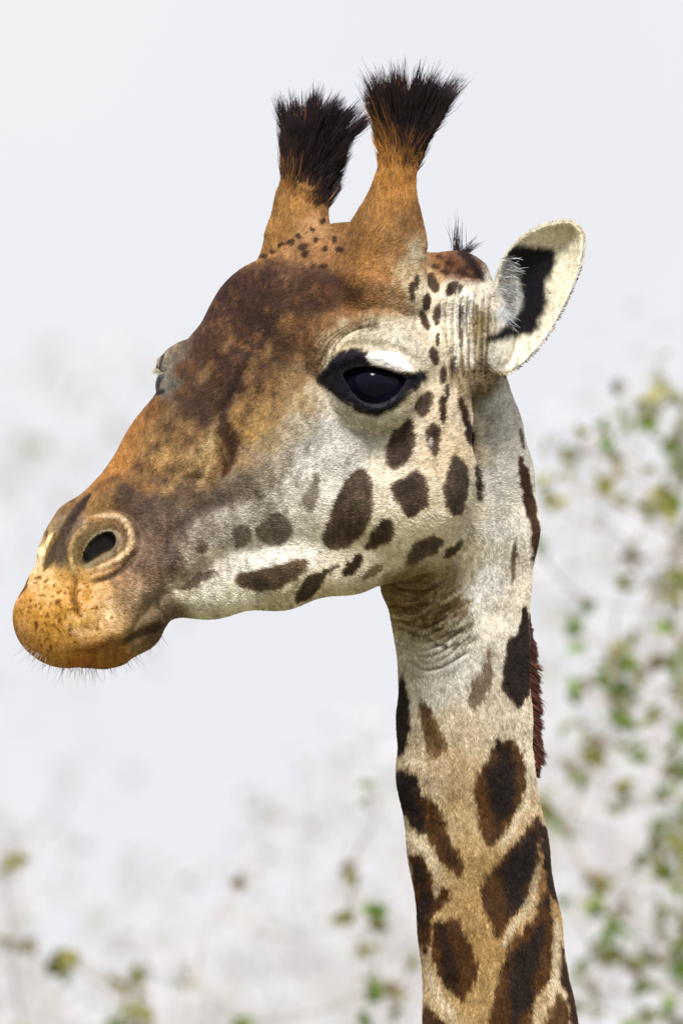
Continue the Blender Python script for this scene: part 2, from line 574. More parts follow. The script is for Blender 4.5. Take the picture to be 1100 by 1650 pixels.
# ------------------------------------------------------------------ giraffe : coat colours
BASE = [
 # muzzle
 (40,960,196,138,52),(70,1000,206,146,50),(70,940,208,158,78),(100,1040,194,138,52),(130,960,200,142,56),(150,1000,200,152,78),(190,990,200,158,98),(215,960,160,132,100),(230,990,165,138,105),
 (130,1070,176,112,40),(190,1050,160,112,50),(225,1030,140,115,75),(250,1010,105,88,66),(160,940,186,140,74),(200,935,140,110,80),(235,915,112,92,74),(60,900,210,176,110),(90,880,170,140,90),
 (245,960,125,108,90),(255,860,104,84,70),(205,800,96,74,56),(235,820,98,78,64),(170,800,140,104,62),(150,815,150,112,66),(120,860,130,110,90),(105,890,95,78,62),
 (280,900,108,92,78),(285,850,108,90,74),(275,990,120,104,84),
 # bridge
 (160,775,176,118,56),(190,740,184,122,54),(220,700,178,116,50),(250,660,164,102,48),(230,770,156,112,64),(260,740,172,128,72),(290,700,166,118,66),(300,660,130,84,50),(320,740,170,134,84),(340,770,146,112,72),
 (275,790,116,88,62),(300,800,110,86,66),(270,820,108,88,72),(320,830,116,104,90),
 # forehead
 (246,612,150,140,122),(256,596,158,146,126),(272,576,150,134,112),(288,562,140,116,92),(262,620,140,126,108),(240,590,170,160,140),
 (300,600,140,86,48),(330,560,112,70,46),(345,520,96,60,44),(385,470,84,52,42),(430,460,82,52,42),(480,470,96,62,44),(530,465,108,70,46),(380,540,108,68,46),(420,520,86,58,46),(450,560,106,74,52),(400,600,104,74,54),(360,600,118,74,48),
 (330,640,114,74,50),(300,640,140,90,50),(345,670,112,76,52),(375,640,108,78,58),(410,640,164,122,72),(440,620,150,108,66),(480,540,136,92,56),(520,520,140,98,58),(560,500,146,102,60),(600,490,150,108,66),(640,480,160,126,84),(500,590,150,120,86),(490,560,140,102,64),
 (530,560,180,160,120),(560,545,180,162,124),(600,545,176,166,140),(640,550,184,176,154),(670,570,190,182,160),(680,540,196,180,148),
 (470,620,160,126,80),(500,630,190,168,132),(450,660,176,138,84),(420,680,176,136,76),(400,700,170,128,70),(430,720,160,136,98),(470,690,178,162,132),(480,650,172,146,104),
 (370,720,112,76,40),(395,745,150,122,86),(350,740,150,112,66),(360,700,132,92,50),
 # cheek
 (420,760,150,136,116),(450,745,168,156,136),(390,785,120,106,90),(350,800,112,96,80),(320,800,110,90,72),(330,850,146,134,118),(350,830,160,150,136),(400,830,176,168,152),(450,800,178,170,156),(480,790,186,178,162),
 (310,900,156,144,126),(340,890,180,170,152),(360,920,190,182,164),(400,900,194,188,172),(440,890,202,196,180),(500,880,206,200,182),(300,950,170,160,132),(320,965,206,204,182),(380,965,204,200,172),(440,965,186,176,140),(490,950,186,172,134),
 (500,720,192,186,174),(540,700,198,192,182),(590,700,200,194,182),(550,740,204,198,186),(500,760,194,188,176),(480,850,200,194,178),(520,780,206,202,188),(610,760,206,194,168),(560,900,206,196,166),(610,900,206,194,164),(560,660,194,184,160),(600,680,196,188,166),(640,670,206,196,168),
 (540,640,192,182,158),(660,650,204,188,150),(700,660,206,184,146),(730,700,214,190,148),(745,720,212,184,136),(720,640,200,180,144),(700,750,208,184,142),(700,800,210,194,160),(760,830,206,192,158),(700,840,212,200,170),(640,870,212,202,172),(730,870,206,192,158),(755,700,206,190,158),(760,880,198,186,152),
 # crown, ossicones, temple
 (410,410,168,116,58),(440,380,172,120,60),(470,420,168,118,70),(500,370,178,128,78),(520,400,168,114,66),(560,400,150,102,54),(590,430,166,112,54),(600,390,160,108,54),(560,450,146,98,54),(620,440,166,114,60),(640,400,156,108,60),(650,440,186,156,112),(665,410,180,160,124),
 (560,370,152,102,52),(620,350,160,108,50),(660,370,142,96,50),(640,300,168,114,50),(640,260,166,116,56),(650,230,120,86,50),(655,200,52,42,40),(655,150,34,28,34),
 (440,340,160,112,56),(480,330,172,120,58),(520,320,156,106,52),(450,300,150,108,60),(490,300,150,108,56),(490,270,100,76,52),(490,230,44,38,42),(490,180,30,26,34),
 (700,420,150,96,52),(730,430,120,72,46),(760,440,110,70,52),(695,445,190,148,96),(680,470,206,188,150),(720,480,206,192,166),(740,500,208,200,184),(700,540,208,192,160),(720,560,196,182,150),(770,470,198,184,164),(780,520,176,160,120),(765,560,176,160,124),(750,600,160,140,106),(775,600,140,122,94),(770,630,126,108,80),(745,620,150,132,100),
 # neck
 (800,650,196,190,178),(800,700,198,192,182),(800,780,198,192,180),(830,720,212,204,188),(850,800,214,206,188),(790,850,198,192,178),(820,900,204,194,174),(845,950,214,200,174),(790,930,204,200,190),(770,960,208,204,194),
 (640,940,132,114,76),(680,950,132,112,70),(720,930,160,142,100),(750,920,180,166,130),(660,980,150,132,92),(700,990,166,148,108),(680,1020,184,172,138),(740,1020,204,198,182),(700,1050,204,198,182),(740,1080,208,204,192),(700,1120,208,202,186),(660,1060,206,200,180),  # throat browns: streaked coat with some under-jaw shade mixed into the colour
 (800,1000,212,202,182),(800,1140,210,192,160),(760,1180,210,188,146),(720,1160,206,188,150),(830,1160,212,196,164),(680,1250,204,180,140),(740,1240,200,172,124),(850,1200,214,198,166),(740,1300,200,170,118),(700,1240,204,178,132),(760,1390,196,162,104),(680,1360,216,194,148),(840,1340,206,176,126),(740,1460,196,158,98),
 (700,1440,208,176,118),(780,1530,194,156,94),(690,1560,216,184,128),(840,1480,204,170,112),(760,1620,194,158,98),(720,1640,216,186,130),(880,1580,206,174,120),(830,1420,150,100,50),(660,1300,216,196,154),(900,1580,210,184,140),(900,1640,206,176,126),(800,1700,190,150,92),(760,1550,190,154,94),
 # ear
 (800,570,202,196,180),(830,570,210,202,178),(860,550,210,200,170),(900,480,212,202,172),(920,400,214,206,172),(900,370,204,194,160),(860,390,196,186,160),(830,400,190,180,158),(800,450,184,176,160),(815,470,176,178,178),(815,510,170,174,178),(790,480,190,180,160),(880,530,212,202,176),
]
B_ = np.array(BASE, dtype=np.float32)
bc = lin(B_[:, 2:5])
st = 4
gx, gy = np.meshgrid(np.arange(0, MW + st, st), np.arange(0, MH + st, st))
gxf, gyf = gx.ravel().astype(np.float32), gy.ravel().astype(np.float32)
r2 = (gxf[:, None] - B_[None, :, 0]) ** 2 + (gyf[:, None] - B_[None, :, 1]) ** 2
wgt = 1.0 / (r2 + 90.0) ** 2.1
wgt /= wgt.sum(1, keepdims=True)
lo_ = (wgt @ bc).reshape(gx.shape + (3,))
del r2, wgt
def upsample(M):
    X = np.arange(MW) / st; Y = np.arange(MH) / st
    xi = X.astype(int); yi = Y.astype(int)
    fx = (X - xi)[None, :, None].astype(np.float32); fy = (Y - yi)[:, None, None].astype(np.float32)
    a = M[np.ix_(yi, xi)]; b = M[np.ix_(yi, xi + 1)]; c = M[np.ix_(yi + 1, xi)]; d = M[np.ix_(yi + 1, xi + 1)]
    return (a * (1 - fx) + b * fx) * (1 - fy) + (c * (1 - fx) + d * fx) * fy
WX = vnoise(MW, MH, 22, 11) * 9; WY = vnoise(MW, MH, 22, 12) * 9
MAP = upsample(lo_.astype(np.float32))
MAP = sample(MAP, (GX + WX).ravel(), (GY + WY).ravel()).reshape(MH, MW, 3).astype(np.float32)
EDGE = vnoise(MW, MH, 9, 21, octaves=3)
GR = vnoise(MW, MH, 4.5, 22, octaves=2)
BL = vnoise(MW, MH, 26, 23, octaves=3)
STK = vnoise(MW, MH, 7, 24, sx=0.55, sy=2.6, octaves=2)
# mottled brown over the face
def region(poly, soft):
    x0, y0 = np.min(poly, 0) - soft * 2; x1, y1 = np.max(poly, 0) + soft * 2
    x0, y0 = int(max(x0, 0)), int(max(y0, 0)); x1, y1 = int(min(x1, MW - 1)), int(min(y1, MH - 1))
    sl = (slice(y0, y1), slice(x0, x1))
    return sl, poly_sdf(GX[sl], GY[sl], poly)
def patch(poly, col, edge=2.2, rough=2.6, alpha=1.0, rim=None, rimw=8, sm=2):
    P = smooth_poly(poly, sm)
    if sm:      # corner cutting shrinks an outline: bring it back to its size
        q0, q1 = np.asarray(poly, np.float32), P
        c_ = q1.mean(0); P = c_ + (P - c_) * (1 + .6 * (np.ptp(q0, 0) / np.ptp(q1, 0) - 1)) * 1.02
    pad = edge + rough + 3
    sl, d = region(P, pad)
    d = d + EDGE[sl] * rough + STK[sl] * rough * .5
    a = sstep(edge, -edge, d) * alpha
    c = np.broadcast_to(lin(col), d.shape + (3,)).copy()
    if rim is not None:
        t = sstep(-rimw, 0, d + BL[sl] * rimw * .8 + 2)[..., None]
        c = c * (1 + .22 * BL[sl] + .12 * STK[sl])[..., None]
        c = c * (1 - t) + lin(rim) * t
    a = a[..., None]
    MAP[sl] = MAP[sl] * (1 - a) + c * a
def line(pts, wd, col, alpha=1.0, edge=1.6, rough=.8, taper=True):
    sl, d, t = stroke_dist(smooth_line(pts), wd + 8)
    ww = wd * (np.clip(np.sin(np.clip(t, 0.04, 0.96) * math.pi) * 1.7, 0, 1) if taper else 1.0)
    a = sstep(edge, -edge, d - ww + EDGE[sl] * rough) * alpha
    a = a[..., None]
    MAP[sl] = MAP[sl] * (1 - a) + lin(col) * a
def ell(x, y, rx, ry, col, rot=0, alpha=1.0, edge=1.6, rough=1.4):
    a_ = np.linspace(0, 2 * math.pi, 15)[:-1]
    c, s = math.cos(rot), math.sin(rot)
    patch([(x + rx * math.cos(t) * c - ry * math.sin(t) * s, y + rx * math.cos(t) * s + ry * math.sin(t) * c) for t in a_], col, edge, rough, alpha, sm=0)

fh = (1 - .24 * np.exp(-((GX - 400) / 130) ** 2 - ((GY - 580) / 150) ** 2))[..., None]
MAP = MAP * fh
# dark mottling on forehead and bridge, orange flecks
sl = (slice(380, 860), slice(120, 640))
fm = np.exp(-((GX[sl] - 400) / 120) ** 2 - ((GY[sl] - 560) / 130) ** 2)
mt = sstep(0.05, 0.6, BL[sl] + GR[sl] * .35) * fm * 0.75
MAP[sl] = MAP[sl] * (1 - mt[..., None]) + lin((84, 54, 44)) * mt[..., None]
mt = sstep(0.15, 0.7, vnoise(MW, MH, 18, 31)[sl] + GR[sl] * .5) * fm * 0.42
MAP[sl] = MAP[sl] * (1 - mt[..., None]) + lin((146, 96, 50)) * mt[..., None]
fm = np.exp(-((GX[sl] - 280) / 120) ** 2 - ((GY[sl] - 740) / 80) ** 2)
mt = sstep(0.15, 0.8, BL[sl] + GR[sl] * .5) * fm * 0.6
MAP[sl] = MAP[sl] * (1 - mt[..., None]) + lin((98, 62, 40)) * mt[..., None]
for L in ([(345, 560), (372, 600), (378, 640), (350, 690)], [(400, 585), (395, 620), (372, 650), (352, 700)], [(362, 690), (372, 720), (366, 752)],
          [(300, 650), (325, 668), (340, 690)], [(392, 440), (440, 432), (500, 440), (560, 468)], [(470, 500), (540, 490), (580, 470)]):
    line(L, 12, (84, 54, 42), 0.6, 9, 6)
line([(395, 640), (380, 665), (372, 690)], 10, (178, 134, 74), 0.6, 7, 4)
line([(345, 700), (338, 730), (330, 765)], 10, (182, 146, 92), 0.55, 7, 4)
sl = (slice(380, 1010), slice(100, 640))
fb = vnoise(MW, MH, 11, 41, sx=.8, sy=1.5, octaves=3)[sl]
MAP[sl] *= (1 + .26 * fb * sstep(560, 470, GX[sl]))[..., None]
sl = (slice(620, 920), slice(280, 660))
fk = sstep(.25, .8, vnoise(MW, MH, 7, 43, octaves=2)[sl]) * .30 * np.exp(-((GX[sl] - 440) / 110) ** 2 - ((GY[sl] - 770) / 90) ** 2)
MAP[sl] = MAP[sl] * (1 - fk[..., None]) + lin((110, 92, 76)) * fk[..., None]
line([(352, 668), (340, 700), (332, 740), (318, 790)], 7, (196, 160, 104), .6, 5, 5)  # light ridge painted in to bring out the facial form
line([(300, 740), (285, 775), (262, 800)], 7, (176, 138, 84), .5, 5, 5)
line([(364, 680), (376, 712), (372, 748), (358, 770)], 7, (82, 50, 28), .75, 5, 4)  # groove shade painted dark beside the ridge
line([(336, 730), (322, 765), (300, 790)], 5, (100, 68, 42), .5, 4, 4)
for (x_, y_, a_, b_, r_) in ((292,648,16,9,.4),(318,672,18,10,.6),(270,690,12,7,.3),(248,722,12,7,-.5),(300,712,13,8,.9),(330,630,18,12,.2),(226,752,12,6,-.6),(282,752,16,8,-.2),(310,770,12,8,.4),(345,650,14,10,0),(300,610,12,14,.5),(322,575,10,18,.5)):
    ell(x_, y_, a_, b_, (96, 62, 42), r_, .5, 6, 5)
for (x_, y_, a_, b_, r_) in ((272,668,10,22,.6),(240,700,8,24,.6),(305,690,8,16,.5),(330,604,8,20,.5),(402,600,9,24,.3),(428,566,8,18,.4),(366,560,7,18,.5),(458,520,9,16,.6)):
    ell(x_, y_, a_, b_, (172, 126, 72), r_, .45, 6, 5)
# buccal fold, corner of mouth
line([(280, 940), (272, 900), (288, 855), (322, 822), (380, 802)], 9, (84, 72, 62), 0.55, 8, 4)
line([(268, 1003), (235, 1022), (195, 1038)], 4, (70, 50, 30), 0.6, 4, 2)

D1, D2 = (92, 74, 62), (112, 92, 74)
SPOTS = [
 ([(638,689),(656,676),(665,687),(665,713),(656,742),(642,755),(625,756),(618,742),(620,716),(631,698)], D1, D2, 1),
 ([(682,631),(693,631),(695,651),(689,667),(678,675),(669,665),(667,651),(675,640)], D1, D2, 1),
 ([(693,684),(704,685),(709,705),(707,724),(698,736),(691,735),(687,720),(683,709),(685,695)], D1, D2, 1),
 ([(625,782),(649,771),(664,760),(682,767),(687,789),(687,811),(675,822),(658,836),(645,825),(638,811),(627,796)], D1, D2, 1),
 ([(729,735),(747,744),(753,764),(751,793),(747,815),(738,831),(722,825),(715,807),(713,785),(718,764),(724,745)], (102,86,72), D2, 1),
 ([(764,751),(773,756),(776,789),(769,811),(765,793)], (76,52,36), None, 1),
 ([(736,636),(747,644),(751,662),(758,684),(764,705),(764,720),(751,716),(747,698),(745,684),(738,662)], (78,54,40), None, 1),
 ([(711,636),(716,651),(716,669),(713,682),(705,676),(704,655)], (84,62,48), None, 1),
 ([(571,756),(591,760),(598,793),(598,822),(587,851),(569,873),(544,884),(520,880),(518,865),(529,836),(540,804),(551,778)], (108,90,74), (122,102,84), 1),
 ([(616,835),(631,840),(635,862),(624,873),(605,880),(590,886),(587,876),(598,855)], D1, D2, 1),
 ([(500,764),(515,767),(511,793),(507,815),(496,829),(489,815),(484,804),(496,789)], (112,96,80), None, .7),
 ([(373,858),(387,845),(402,847),(405,865),(395,880),(382,884),(376,869)], (104,90,76), None, .75),
 ([(409,855),(424,840),(442,824),(460,833),(469,855),(460,869),(438,882),(420,869)], (104,88,74), None, .8),
 ([(380,924),(405,918),(442,913),(464,904),(485,898),(496,905),(485,924),(464,938),(435,951),(405,951),(384,942)], (100,82,64), (116,96,72), 1),
 ([(289,951),(300,935),(322,922),(344,915),(351,922),(333,935),(311,944)], (96,78,58), None, .85),
 ([(475,958),(482,942),(496,927),(522,918),(540,909),(544,913),(529,924),(515,938),(511,953),(489,967),(475,971)], (84,66,48), None, .95),
 ([(547,924),(558,909),(576,887),(582,902),(573,918),(555,929)], (76,56,40), None, 1),
 ([(580,931),(595,913),(613,905),(615,918),(602,927),(580,938)], (116,96,68), None, .85),
 ([(658,883),(680,866),(698,860),(711,872),(707,886),(687,897),(665,908),(651,912),(653,897)], (96,82,66), (110,94,72), .95),
 ([(742,866),(744,879),(731,892),(716,901),(709,899),(716,886),(735,872)], (92,72,50), None, .95),
 ([(742,955),(755,970),(753,985),(742,995),(731,995),(724,977),(716,974)], (124,90,52), None, .7),
 ([(789,1034),(792,1068),(791,1097),(782,1119),(767,1141),(758,1141),(753,1119),(762,1090),(778,1075),(784,1054)], (132,108,88), None, .85),
 ([(828,875),(832,880),(833,905),(829,930),(822,940),(824,915)], (112,88,68), None, .85),
 ([(836,738),(844,742),(860,800),(872,850),(872,880),(858,905),(857,870),(850,830),(838,790),(834,760)], (96,64,42), None, 1),
 ([(649,1086),(656,1112),(660,1148),(660,1188),(653,1205),(640,1212),(634,1199),(634,1159),(640,1105)], (66,50,40), None, 1),
 ([(675,1119),(687,1134),(705,1159),(718,1185),(720,1206),(705,1215),(693,1215),(685,1199),(678,1170)], (118,82,44), (140,108,68), .95),
 ([(842,974),(850,977),(858,1039),(856,1105),(844,1126),(835,1139),(827,1130),(815,1119),(808,1097),(811,1075),(815,1046),(822,1025),(833,1021),(838,1003)], (62,48,42), (84,62,48), 1),
 ([(785,1225),(793,1199),(807,1190),(829,1192),(842,1212),(846,1250),(844,1279),(831,1305),(817,1326),(804,1348),(785,1360),(775,1345),(769,1315),(766,1283),(769,1243)], (56,42,36), (112,74,34), 1),
 ([(644,1240),(662,1238),(673,1250),(682,1275),(692,1300),(700,1330),(690,1345),(672,1335),(656,1320),(644,1300),(638,1275),(636,1250)], (56,42,36), (84,58,36), 1),
 ([(691,1283),(705,1297),(716,1319),(727,1352),(742,1377),(747,1403),(735,1408),(716,1392),(698,1363),(689,1348),(684,1315)], (112,74,34), (128,88,44), 1),
 ([(662,1375),(684,1381),(695,1406),(702,1428),(720,1428),(726,1439),(718,1457),(704,1467),(696,1478),(693,1505),(689,1537),(684,1534),(672,1505),(666,1450),(662,1403)], (66,46,34), (116,72,32), 1),
 ([(698,1484),(720,1484),(738,1481),(749,1501),(757,1526),(772,1555),(765,1577),(754,1592),(749,1616),(735,1603),(716,1588),(705,1566),(698,1526)], (78,52,38), (126,80,34), 1),
 ([(856,1321),(870,1317),(871,1359),(866,1395),(861,1428),(844,1457),(822,1479),(811,1501),(800,1507),(793,1483),(776,1461),(774,1425),(793,1401),(807,1386),(822,1364),(840,1343)], (54,40,38), (98,64,36), 1),
 ([(868,1315),(878,1330),(888,1360),(897,1395),(900,1430),(896,1455),(885,1438),(879,1410),(874,1385),(870,1350)], (72,50,38), None, 1),
 ([(876,1432),(886,1455),(891,1497),(889,1534),(886,1566),(873,1588),(862,1610),(855,1635),(848,1700),(770,1720),(776,1660),(793,1628),(798,1595),(807,1563),(818,1537),(833,1512),(844,1497),(862,1475),(869,1454)], (62,46,38), (120,76,32), 1),
 ([(902,1512),(911,1541),(920,1577),(927,1614),(934,1650),(944,1719),(928,1719),(918,1643),(909,1599),(903,1559)], (84,56,36), None, 1),
 ([(902,1597),(912,1620),(920,1660),(924,1719),(866,1719),(876,1650),(887,1622)], (116,78,38), None, .95),
 ([(680,1610),(700,1635),(718,1643),(722,1719),(678,1719)], (110,70,34), None, 1),
 ([(840,690),(845,712),(842,725),(836,700)], (90,70,54), None, .8),
]
for P, c, rim, al in SPOTS:
    big = (max(p[1] for p in P) - min(p[1] for p in P)) > 90 and min(p[1] for p in P) > 1000
    patch(P, c, 2.6 if not big else 3.6, 3.0 if not big else 5.0, al, rim, 16 if big else 6)
for P, al in (([(766,1250),(782,1245),(788,1290),(800,1330),(786,1358),(774,1340)], .85), ([(776,1425),(800,1400),(812,1440),(822,1475),(802,1504),(790,1480)], .8),
              ([(868,1530),(888,1500),(890,1560),(866,1600),(858,1580)], .85), ([(800,1600),(815,1560),(822,1620),(812,1719),(780,1719)], .8), ([(872,1455),(888,1470),(890,1500),(874,1500)], .7),
              ([(715,1486),(740,1484),(756,1526),(771,1556),(758,1590),(742,1600),(735,1550),(722,1510)], .9), ([(826,1490),(842,1500),(832,1530),(816,1550)], .7)):
    patch(P, (118, 76, 34), 7, 7, al)
for L in ([(650, 1335), (686, 1362), (706, 1412), (700, 1445)], [(868, 1385), (862, 1425), (848, 1462), (824, 1495), (812, 1520)], [(692, 1570), (712, 1612), (735, 1640)], [(640, 1225), (660, 1222), (690, 1232)],
          [(852, 1262), (836, 1320), (806, 1362)], [(895, 1480), (898, 1560), (884, 1610)], [(664, 1100), (672, 1160), (682, 1215)]):
    line(L, 6, (228, 208, 164), .55, 3, 3)
ell(326, 880, 10, 11, (104, 88, 72), alpha=.75)
ell(691, 713, 4, 8, (190, 180, 170), alpha=.85, rough=.5)
for e in ((696,458,8,18,-.35),(685,489,7,15,.1),(682,518,7,18,-.4),(702,510,7,18,.15),(703,547,4,12,0),(697,575,8,16,-.2),(711,606,6,16,.1),(718,633,4,12,0),(661,472,6,18,.05),(731,466,13,11,0),(670,455,4,14,0),(722,470,6,10,0),(740,525,4,40,0),(728,585,4,26,0)):
    ell(*e[:4], (78, 56, 44), e[4], .92)
for x_, y_ in ((385,765),(330,800),(270,830),(195,870),(300,910),(390,890),(455,895),(430,850),(335,965),(385,965),(120,920),(350,850),(240,860),(160,900),(290,880)):
    ell(380 + x_ / 2.75, 80 + y_ / 2.75, random.uniform(4, 9), random.uniform(3.5, 6.5), (84, 50, 30), random.uniform(-.6, .1), .95)
for x_, y_, a_, b_ in ((708,415,8,4),(722,426,10,4),(700,430,7,4),(742,440,12,5),(715,440,8,4),(755,432,8,4)):
    ell(x_, y_, a_, b_, (74, 42, 30), .3, .8)
line([(734, 402), (750, 412), (765, 432), (776, 455)], 7, (52, 34, 30), .9, 3)
# muzzle flecks
for _ in range(120):
    x_, y_ = random.gauss(92, 34), random.gauss(985, 36)
    if 40 < x_ < 190 and y_ < 1050:
        ell(x_, y_, random.uniform(1.6, 3), random.uniform(1.6, 3), (118, 66, 26), 0, .75, 1.0, .5)
# nose stripes and nostril rims
line([(76, 918), (92, 888), (106, 862), (122, 830), (146, 800)], 8, (78, 58, 46), .85, 3)
line([(96, 905), (108, 880)], 8, (92, 76, 62), .8, 4)
line([(152, 792), (170, 778), (200, 770)], 5, (92, 64, 44), .6, 4)
line([(118, 842), (134, 815), (150, 796)], 4, (62, 44, 42), .8, 2.5)
line([(71, 896), (78, 878), (90, 858)], 4.5, (214, 184, 116), .9, 2)
line([(80, 890), (88, 872), (95, 858)], 2.5, (128, 98, 40), .9, 1.5)
patch([(30, 948), (38, 928), (52, 920), (52, 935), (44, 952), (32, 962)], (98, 52, 34), 2, 2, .9)
ell(162, 880, 46, 40, (116, 92, 56), -.6, .85, 4)
line([(128, 922), (116, 900), (117, 876), (130, 856), (146, 846)], 3.6, (168, 136, 88), 1, 2)
line([(150, 833), (172, 831), (196, 832), (210, 848), (216, 869), (208, 890), (184, 906), (157, 917), (140, 918)], 4.2, (180, 148, 98), 1, 2.5)
line([(140, 902), (141, 886), (152, 866), (168, 856), (188, 854), (198, 868), (192, 886), (168, 900), (144, 912)], 4, (130, 118, 96), .8, 2, taper=False)
patch(NOST, (5, 4, 5), 2.0, .5, 1.0, sm=0)  # shade of the cavity painted black inside the nostril opening
line([(150, 936), (178, 930), (205, 914), (222, 896)], 5, (84, 66, 48), .8, 3)
line([(126, 928), (124, 960), (128, 990)], 4, (120, 80, 40), .7, 3)
# eye skin and pale upper lid
patch([(511,612),(524,595),(541,576),(554,568),(585,566),(596,584),(612,590),(644,600),(665,602),(684,597),(682,611),(671,623),(651,640),(634,655),(615,667),(598,669),(576,662),(561,650),(543,640),(524,629)], (34, 31, 42), 5.0, 3.0, 1)
line([(562, 636), (578, 648), (598, 657), (622, 654), (641, 640)], 1.6, (96, 96, 112), .7, 1.5)  # wet sheen of the lower lid painted as a thin pale arc
patch([(589,574),(611,569),(641,572),(652,585),(663,598),(644,600),(622,592),(594,587)], (232, 232, 236), 2.0, .8, 1)
line([(520, 598), (532, 572), (552, 548), (580, 534)], 5, (206, 196, 158), .55, 3)
for k_ in range(4):
    line([(500 + 9 * k_, 604 - 4 * k_), (512 + 9 * k_, 566 - k_ * 3), (536 + 8 * k_, 538), (574 + 5 * k_, 520 + k_ * 3), (610, 517 + k_ * 5)], 1.5, (92, 60, 36), .8, 1.5)  # wrinkle shade painted as thin dark lines over the brow
line([(262, 572), (256, 600), (256, 632)], 2, (70, 58, 52), .8, 1.5)
line([(252, 590), (244, 612), (246, 634)], 2, (60, 50, 46), .8, 1.5)
line([(240, 636), (252, 638), (266, 632)], 4, (34, 28, 30), .9, 1.5)
line([(560, 556), (600, 552), (640, 560), (672, 580)], 5, (140, 128, 102), .5, 4)
# ear: dark hair and shade inside painted black, dark rim on the outer edge
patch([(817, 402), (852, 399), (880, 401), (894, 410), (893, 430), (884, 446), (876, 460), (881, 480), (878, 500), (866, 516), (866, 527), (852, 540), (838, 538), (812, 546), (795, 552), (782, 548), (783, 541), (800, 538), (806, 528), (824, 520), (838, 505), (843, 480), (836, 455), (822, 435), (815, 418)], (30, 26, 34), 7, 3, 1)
line([(943, 395), (936, 438), (916, 487), (895, 528), (870, 565), (845, 590), (816, 607)], 3.6, (64, 54, 44), .9, 2, taper=False)
line([(790, 460), (802, 424), (828, 388), (862, 364), (900, 352)], 3, (150, 140, 104), .7, 2.5)
line([(800, 420), (825, 392), (860, 372)], 4, (148, 138, 96), .5, 4)
line([(925, 380), (920, 430), (900, 480), (876, 520)], 9, (222, 210, 168), .35, 6)
for x_ in (718, 729, 741, 753, 764, 775, 786):
    line([(x_, 478), (x_ - 3, 540), (x_ + (762 - x_) * .2, 615)], 1.6, (92, 78, 58), .7, 2)
for x_ in (735, 748, 759):
    line([(x_, 466), (x_ - 2, 540), (x_, 596)], 3, (212, 208, 196), .6, 2)
patch([(760, 500), (776, 495), (778, 530), (768, 548), (756, 540)], (134, 112, 66), 6, 4, .6)
# throat streaks
for _ in range(70):
    x_ = random.uniform(618, 700); y_ = 940 + (x_ - 620) * .4 + random.uniform(-10, 70)
    line([(x_, y_), (x_ + 25, y_ + 7), (x_ + 50, y_ + 2), (x_ + 70, y_ - 14)], random.uniform(1, 2.2), random.choice([(96, 76, 42), (110, 88, 50), (196, 180, 140)]), .7, 1.6)
# fur grain everywhere
# paint speckle of the neck
sp = sstep(0.5, 0.95, GR + EDGE * .4) * sstep(1080, 1250, GY) * 0.28
MAP = MAP * (1 - sp[..., None]) + lin((120, 88, 48)) * sp[..., None]
def tone(x, y, rx, ry, f, rot=0.0):
    global MAP
    c, s_ = math.cos(rot), math.sin(rot)
    g = np.exp(-(((GX - x) * c + (GY - y) * s_) / rx) ** 2 - ((-(GX - x) * s_ + (GY - y) * c) / ry) ** 2)[..., None]
    MAP = MAP * (1 + g * (np.asarray(f, np.float32) - 1))
tone(560, 380, 190, 90, (.84, .95, 1.05))
tone(330, 620, 150, 200, (.88, .96, 1.08), .5)
tone(90, 990, 85, 80, (.98, 1.09, 1.0))
tone(300, 610, 60, 60, (.88, .95, 1.0))
tone(795, 930, 60, 130, (.84, .84, .84))  # coat darkened here to hold back the sun on the neck
MAP = MAP * (1 + .02 * sstep(.28, .42, MAP @ np.array([.3, .59, .11], np.float32)))[..., None]
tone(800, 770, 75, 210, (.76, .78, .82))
tone(262, 655, 50, 80, (.84, .94, 1.1), .6)
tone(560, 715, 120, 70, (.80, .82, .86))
tone(90, 1000, 80, 80, (.90, .90, .85))
tone(390, 885, 130, 70, (1.12, 1.13, 1.2), -.2)
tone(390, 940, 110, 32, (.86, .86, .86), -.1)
tone(262, 600, 34, 50, (1.02, .93, .82))
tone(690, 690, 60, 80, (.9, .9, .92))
tone(245, 905, 60, 75, (1.5, 1.45, 1.45))
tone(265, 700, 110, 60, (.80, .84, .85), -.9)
tone(85, 990, 80, 75, (.92, .85, .5))
tone(240, 990, 45, 30, (.8, .8, .75))
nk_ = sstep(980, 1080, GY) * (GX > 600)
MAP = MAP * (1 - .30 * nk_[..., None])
GRM = 1 + 0.20 * GR + 0.14 * STK + 0.10 * BL
MAP = np.clip(MAP * GRM[..., None], 0.004, 0.9).astype(np.float32)

GAIN = 1.12
lum = (MAP @ np.array([.3, .59, .11], np.float32))[..., None]
MAP = lum + (MAP - lum) * (.95 - .30 * sstep(.22, .42, lum))                      # hairs scatter light among themselves and gain saturation
MAP = np.clip(MAP * np.clip(lum / .42, .12, 1.15) ** .40, .004, .86)
vcol = two_sided(MAP, VV, ND) * GAIN

